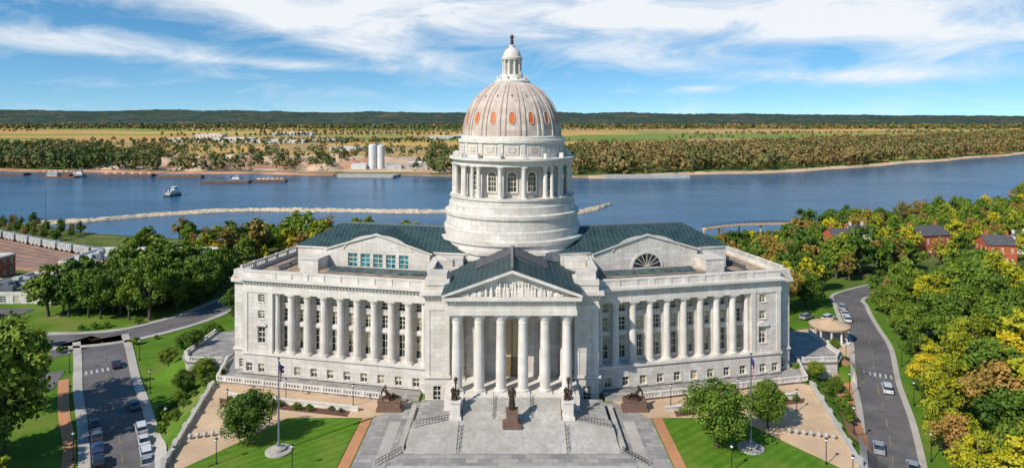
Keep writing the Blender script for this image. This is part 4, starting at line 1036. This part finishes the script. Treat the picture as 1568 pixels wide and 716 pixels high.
def barge(x,y,ang,L,W,h=2.4,cargo=False):
    e=empty('river_barge',(x,y,-25)); e.rotation_euler=(0,0,ang); mb=MB()
    mb.prismy([(-L/2,h),(L/2,h),(L/2,h*.55),(L/2-3,-.6),(-L/2+3,-.6),(-L/2,h*.55)],-W/2,W/2,'rust')
    mb.box(-L/2+2,L/2-2,-W/2+1,W/2-1,h+.003,h+1.0,'metal'); 
    if cargo:
        for i in range(6): mb.rev([(3.2,h+1),(1.6,h+2.2),(.2,h+3)],9,-L/2+6+i*(L-12)/5,0,'sand')
    for i in range(5): mb.box(-L/2+1+i*(L-2.5)/4,-L/2+1.5+i*(L-2.5)/4,-W/2+.2,-W/2+.6,h,h+1.2,'dark')
    mb.obj('hull',e)
barge(-700,905,0,58,14); barge(-640,922,0,52,12,2.4,True); barge(-350,800,.02,60,12); barge(-300,812,.05,40,11,2.4,True); barge(-440,868,.0,60,10); barge(-520,885,.0,70,12,3,True)
def boat(x,y,ang,k=1,name='towboat'):
    e=empty(name,(x,y,-25)); e.rotation_euler=(0,0,ang); e.scale=(k,k,k); mb=MB()
    mb.prism([(-9,-3.6),(8,-3.6),(10,-2.5),(10,2.5),(8,3.6),(-9,3.6)],-.5,1.6,'dark')
    mb.box(-8,7,-3,3,1.6,4.2,'trainw'); mb.box(-5,6,-2.6,2.6,4.2,6.6,'white'); mb.box(0,5,-2,2,6.6,9.2,'white'); mb.box(-.1,5.1,-2.1,2.1,7.4,8.5,'glass'); mb.box(-.4,5.5,-2.4,2.4,9.2,9.45,'white')
    for i in range(6): mb.box(-7+i*2.3,-6+i*2.3,-3.05,3.05,2.4,3.4,'glass')
    for s_ in (-1,1): mb.rev([(.5,4.2),(.45,8.4)],8,-6.5,s_*1.5,'dark'); mb.box(9.6,10.1,s_*1.6-.3,s_*1.6+.3,1.6,3.2,'dark')
    mb.rev([(.1,9.45),(.05,12)],6,2,0,'metal'); mb.obj('hull_and_decks',e)
boat(-347,668,R(80),1.0); boat(-585,880,.1,1.0); boat(-345,815,R(5),.8)
e=empty('river_dredge',(-600,868,-25)); mb=MB(); mb.box(-22,22,-6,6,-.5,2,'rust'); mb.box(-16,-2,-4,4,2,7,'trainw'); mb.box(4,14,-4,4,2,5,'rust')
for i in range(5): mb.box(-15+i*2.8,-13.6+i*2.8,-4.05,4.05,4,5.5,'glass')
mb.add([(14,-.4,2),(15,-.4,2),(27,-.4,13),(26,-.4,13),(14,.4,2),(15,.4,2),(27,.4,13),(26,.4,13)],[(0,1,2,3),(4,5,6,7),(0,4,7,3),(1,5,6,2)],'rust'); mb.obj('hull_and_crane',e)
sx,sy=-208,975
M['silo']=simple('silo_concrete',(.6,.6,.58),.7,0,.12,.1)
mb=MB()
for dx,dy,r,h in ((0,0,6,36),(12,1,5.5,35),(6,10,6,36)): mb.rev([(r,-23),(r,-23+h),(r*.7,-23+h+1.5),(.3,-23+h+2)],24,sx+dx,sy+dy,'silo')
mb.box(sx+4,sx+8,sy-1,sy+3,12,18,'metal'); mb.box(sx-30,sx-8,sy-10,sy+10,-23,-14,'silo'); mb.box(sx+20,sx+44,sy-6,sy+10,-23,-16,'greyroof'); mb.obj('grain_silos',None,True)
mb=MB(); mb.prism([(-232,868),(-158,866),(-152,892),(-238,894)],-26,-22.2,'concrete'); mb.obj('concrete_landing')
mb=MB(); mb.prism([(120,853),(235,862),(235,884),(120,876)],-26,-21.6,'concrete'); mb.obj('concrete_revetment')
def bankstrip(name,x0,x1,d0,d1,k,zo):
    mb=MB(); X=np.arange(x0,x1,12.0); vs=[];fs=[]
    for i,x in enumerate(X):
        vs += [(x,fb(x)+d0+random.uniform(-2,2),zo if d0>8 else -24.8),(x,fb(x)+d1+random.uniform(-14,14)*(1 if d1>50 else .3),zo)]
        if i: fs.append((2*i-2,2*i,2*i+1,2*i-1))
    mb.add(vs,fs,k); mb.obj(name)
bankstrip('sandy_shore',100,1900,-6,12,'sand',-21.9)
bankstrip('grass_levee',250,1500,12,24,'lawn',-21.8)
bankstrip('muddy_shore',-1300,-240,-3,9,'soil',-21.9)
bankstrip('sand_works',-660,-80,16,380,'sand',-21.7)
bankstrip('bare_soil_works',-600,-330,60,300,'soil',-21.5)
for i in range(40):
    x=random.uniform(-640,-240); y=fb(x)+random.uniform(30,260); h=random.uniform(4,15); mb=MB()
    mb.rev([(h*2.2,-21.8),(h*1.5,-21.8+h*.45),(h*.7,-21.8+h*.85),(.3,-21.8+h)],14,x,y,random.choice(['sand','soil'])); mb.obj('sand_stockpile',None,True)
for x,y,w,dp,h,k in ((-1020,2050,110,50,12,'silo'),(-860,2000,140,60,14,'silo'),(-700,1950,170,50,10,'silo'),(-560,1980,120,50,9,'metal'),(-1150,2500,100,50,12,'silo'),(-250,2300,90,50,10,'silo'),(-180,2350,60,50,12,'metal'),(60,2700,80,50,10,'silo'),(-900,2700,160,50,14,'silo'),(-380,1500,70,30,9,'silo'),(-320,1180,40,24,8,'metal'),(-500,1100,36,18,8,'beige'),(-140,1010,40,18,9,'greyroof')):
    e=empty('warehouse',(x,y,0)); mb=MB(); mb.box(-w/2,w/2,-dp/2,dp/2,-23,-22+h*.75,k)
    mb.prismy([(-w/2-1,-22+h*.75+.01),(w/2+1,-22+h*.75+.01),(w/2+1,-22+h*.8),(0,-22+h),(-w/2-1,-22+h*.8)],-dp/2-1,dp/2+1,'white')
    for i in range(int(w/14)): mb.box(-w/2+4+i*14,-w/2+9+i*14,-dp/2-.2,-dp/2,-22,-22+h*.4,'metal')
    mb.obj('warehouse_body',e)
mb=MB(); pts=smoothpts([(120,408),(150,424),(182,428),(215,420)],3)
for a,b in zip(pts[:-1],pts[1:]):
    t=(b-a).normalized(); nn=Vector((t.y,-t.x))*2
    mb.prism([(a.x-nn.x,a.y-nn.y),(b.x-nn.x,b.y-nn.y),(b.x+nn.x,b.y+nn.y),(a.x+nn.x,a.y+nn.y)],-14.2,-13.4,'tan')
    for s_ in (-1,1):
        p=a+nn*s_*.95; q=b+nn*s_*.95; mb.box(p.x-.08,p.x+.08,p.y-.08,p.y+.08,-13.4,-12.1,'dark')
        mb.add([(p.x,p.y,-12.1),(q.x,q.y,-12.1),(q.x,q.y,-11.95),(p.x,p.y,-11.95)],[(0,1,2,3)],'dark'); mb.add([(p.x,p.y,-12.9),(q.x,q.y,-12.9),(q.x,q.y,-12.8),(p.x,p.y,-12.8)],[(0,1,2,3)],'dark')
for p in pts[::5]: mb.rev([(.6,-32),(.6,-14.2)],10,p.x,p.y,'tan')
mb.obj('pedestrian_bridge')

# ------------------------------------------------------------ tree placement
tree('d',-45.3,112.5,.95,.92,0); tree('d',35.0,111.5,1.16,1.12,0); tree('d',46.4,118.5,.72,.84,0)
tree('g',-92,118,1.8,1.85); tree('g',-101,131,1.5,1.5); tree('y',-84,103,.9,.5); tree('g',-98,108,1.5,1.3); tree('g',-88,107,1.1,1.0)
tree('g',-118,140,.8); tree('y',-76,101,.6,.4); tree('y',-124,171,.4)
for x,y,s in ((-69,146,.55),(-72,143,.5),(-77,158,.5),(-80,152,.45),(-70,137,.3),(-66,128,.22),(-79,172,.6),(-84,168,.5)): tree('d',x,y,s*1.0,s)
scatter([(-142,194),(-104,193),(-100,212),(-107,246),(-126,250),(-144,212)],60,[('g',.86),('y',.08),('b',.06)],.8,1.3,4.5,1)
scatter([(-260,190),(-185,192),(-190,198),(-260,200)],10,[('g',.7),('y',.3)],.35,.55,5)
scatter([(-90,192),(-60,194),(-60,250),(-88,250)],24,[('g',.8),('y',.2)],.7,1.0,5,1)
scatter([(-126,246),(-60,250),(-50,300),(-126,300)],40,[('g',.7),('y',.15),('b',.15)],.6,1.0,5.5)
scatter([(-260,242),(-126,242),(-126,262),(-260,262)],14,[('g',.7),('y',.15),('b',.15)],.35,.6,6)
scatter([(-230,376),(-150,340),(-20,330),(-20,408),(-200,412)],90,[('g',.52),('y',.2),('b',.28)],.7,1.3,6)
scatter([(-420,452),(-330,425),(-280,400),(-280,450),(-400,480)],44,[('g',.6),('b',.4)],.4,.65,6)
for x,y,s,k in ((-138,352,2.1,'b'),(-120,372,2.2,'g'),(-150,348,1.6,'b'),(-98,360,1.6,'y'),(-155,380,1.3,'g'),(-205,360,1.1,'g'),(-60,372,1.4,'g'),(-46,372,1.3,'b'),(62,380,1.3,'g'),(-108,366,1.9,'y')): tree(k,x,y,s,s*.95)
scatter([(40,330),(110,330),(110,408),(40,408)],16,[('g',.5),('y',.2),('b',.3)],.6,.9,8)
for s in range(26,150,7):
    for off,js in ((9.5,1.0),(18,1.25),(27,1.35),(37,1.4)):
        p,a=along(RR,s+random.uniform(-2,2),off+random.uniform(-1.5,2))
        if any((p.x-a_)**2+(p.y-b_)**2<5.5**2 for a_,b_ in placed): continue
        k=bern([('g',.34),('y',.56),('b',.10)] if s<75 else [('g',.70),('y',.22),('b',.08)])
        q=js*random.uniform(.8,1.15)*(.8 if off<12 and s>60 else 1); tree(k,p.x,p.y,q,q*1.08)
scatter([(98,100),(120,165),(126,200),(138,225),(200,215),(200,100)],75,[('g',.52),('y',.38),('b',.10)],.95,1.45,6,3)
scatter([(66,196),(90,198),(106,226),(120,240),(150,252),(175,300),(165,340),(70,330)],110,[('g',.44),('y',.34),('b',.22)],.75,1.25,5,1)
scatter([(150,258),(330,255),(460,430),(470,600),(330,520),(230,440),(160,380),(150,330)],370,[('g',.56),('y',.22),('b',.22)],.65,1.25,6.5,2)
scatter([(196,200),(330,200),(330,258),(215,258)],60,[('g',.55),('y',.3),('b',.15)],.8,1.3,6,2)
for x,y,s in ((180,400,1.7),(215,440,1.3),(232,452,1.2),(200,415,1.1)): tree('g',x,y,s,s*.95)
for x,y,s in ((68,146,.4),(71,143,.35),(78,158,.3),(66,128,.25)): tree('d',x,y,s,s)
for s_ in (-1,1):
    for i in range(30):
        ax=random.uniform(32,57); y=123.3+(ax-31)*.225+random.uniform(.1,1.6); tree('s',s_*ax,y,random.uniform(.25,.5),None,.05)
    for i in range(40):
        x=s_*random.uniform(63,73); y=random.uniform(118,147)
        rd=[(60,100),(68,114),(79.5,131),(91,147)] if s_<0 else [(58,98),(66,113),(75,131),(83.5,150)]
        if segd(abs(x),y,rd)>6.5: tree('s',x,y,random.uniform(.35,.8))
for i in range(40):
    p,a=along(R2,random.uniform(60,200),random.choice([-8,8])*random.uniform(1,1.3)); tree('s',p.x,p.y,random.uniform(.5,1))

# ------------------------------------------------------------ camera, light, sky
cam=bpy.data.cameras.new('camera'); co=bpy.data.objects.new('camera',cam); col.objects.link(co)
co.location=(0,0,56.5); co.rotation_euler=(R(90),0,0); cam.sensor_width=36; cam.lens=36*1000/1568; cam.shift_y=-180/1568
cam.clip_start=1; cam.clip_end=40000; sc.camera=co
EL,AZ=40,226
d=Vector((math.sin(R(AZ))*math.cos(R(EL)),math.cos(R(AZ))*math.cos(R(EL)),math.sin(R(EL))))
sun=bpy.data.lights.new('sun','SUN'); sun.energy=5.0; sun.angle=R(.5); sun.color=(1,.93,.82)
so=bpy.data.objects.new('sun',sun); col.objects.link(so); so.rotation_euler=(-d).to_track_quat('-Z','Y').to_euler()
w=bpy.data.worlds.new('World'); sc.world=w; w.use_nodes=True; nt=w.node_tree
bg=nt.nodes['Background']; bg.inputs[1].default_value=.115
tc=node(nt,'ShaderNodeTexCoord').outputs['Generated']
sp=node(nt,'ShaderNodeSeparateXYZ'); nt.links.new(tc,sp.inputs[0])
sky=node(nt,'ShaderNodeTexSky',sky_type='NISHITA'); sky.sun_disc=False; sky.sun_elevation=R(EL); sky.sun_rotation=R(AZ)
sky.air_density=1.0; sky.dust_density=0.2; sky.ozone_density=1.6; sky.altitude=200
cv=node(nt,'ShaderNodeCombineXYZ'); nt.links.new(sp.outputs[0],cv.inputs[0]); nt.links.new(sp.outputs[1],cv.inputs[1])
nt.links.new(math_(nt,'ADD',math_(nt,'MULTIPLY',sp.outputs[2],1.3),0.11),cv.inputs[2]); nv_=node(nt,'ShaderNodeVectorMath',operation='NORMALIZE'); nt.links.new(cv.outputs[0],nv_.inputs[0]); nt.links.new(nv_.outputs[0],sky.inputs[0])
hs=node(nt,'ShaderNodeHueSaturation'); hs.inputs['Hue'].default_value=.492; hs.inputs['Saturation'].default_value=1.35; hs.inputs['Value'].default_value=1.25; nt.links.new(sky.outputs[0],hs.inputs['Color'])
az=math_(nt,'ARCTAN2',sp.outputs[0],sp.outputs[1]); el=sp.outputs[2]
mask=None
for a0,e0,wa,we,tl,st_ in ((.25,.165,.42,.050,.0,.46),(.52,.125,.2,.035,.0,.36),(.50,.055,.16,.012,.0,.36),(-.42,.168,.38,.034,-.05,.40),(-.62,.097,.19,.016,-.04,.42),(.17,.085,.13,.022,-.1,.32),(.28,.040,.05,.006,0,.34),(-.2,.10,.16,.03,-.25,.30),(-.35,.075,.14,.008,-.03,.28),(.62,.09,.1,.02,.1,.25)):
    da=math_(nt,'SUBTRACT',az,a0); de=math_(nt,'SUBTRACT',el,e0); de=math_(nt,'SUBTRACT',de,math_(nt,'MULTIPLY',da,tl))
    q=math_(nt,'ADD',math_(nt,'POWER',math_(nt,'ABSOLUTE',math_(nt,'DIVIDE',da,wa)),2),math_(nt,'POWER',math_(nt,'ABSOLUTE',math_(nt,'DIVIDE',de,we)),2))
    g_=math_(nt,'MULTIPLY',math_(nt,'EXPONENT',math_(nt,'MULTIPLY',q,-1)),st_)
    mask=g_ if mask is None else math_(nt,'ADD',mask,g_)
cb=node(nt,'ShaderNodeCombineXYZ'); nt.links.new(az,cb.inputs[0]); nt.links.new(el,cb.inputs[1])
mp=mapping(nt,cb.outputs[0],(3.2,12,1),(0,0,-.13)); 
n=node(nt,'ShaderNodeTexNoise'); nt.links.new(mp,n.inputs[0]); n.inputs['Scale'].default_value=1.9; n.inputs['Detail'].default_value=8; n.inputs['Roughness'].default_value=.65; n.inputs['Distortion'].default_value=.6
cf=math_(nt,'ADD',n.outputs[0],mask)
cf=ramp(nt,cf,[(.53,(0,0,0)),(.70,(.32,.32,.32)),(.95,(1,1,1))])
cf=math_(nt,'MULTIPLY',cf,.95)
o=mixc(nt,cf,hs.outputs[0],(7.9,8.2,8.5))
nt.links.new(o,bg.inputs[0])
print('objects',len(bpy.data.objects))
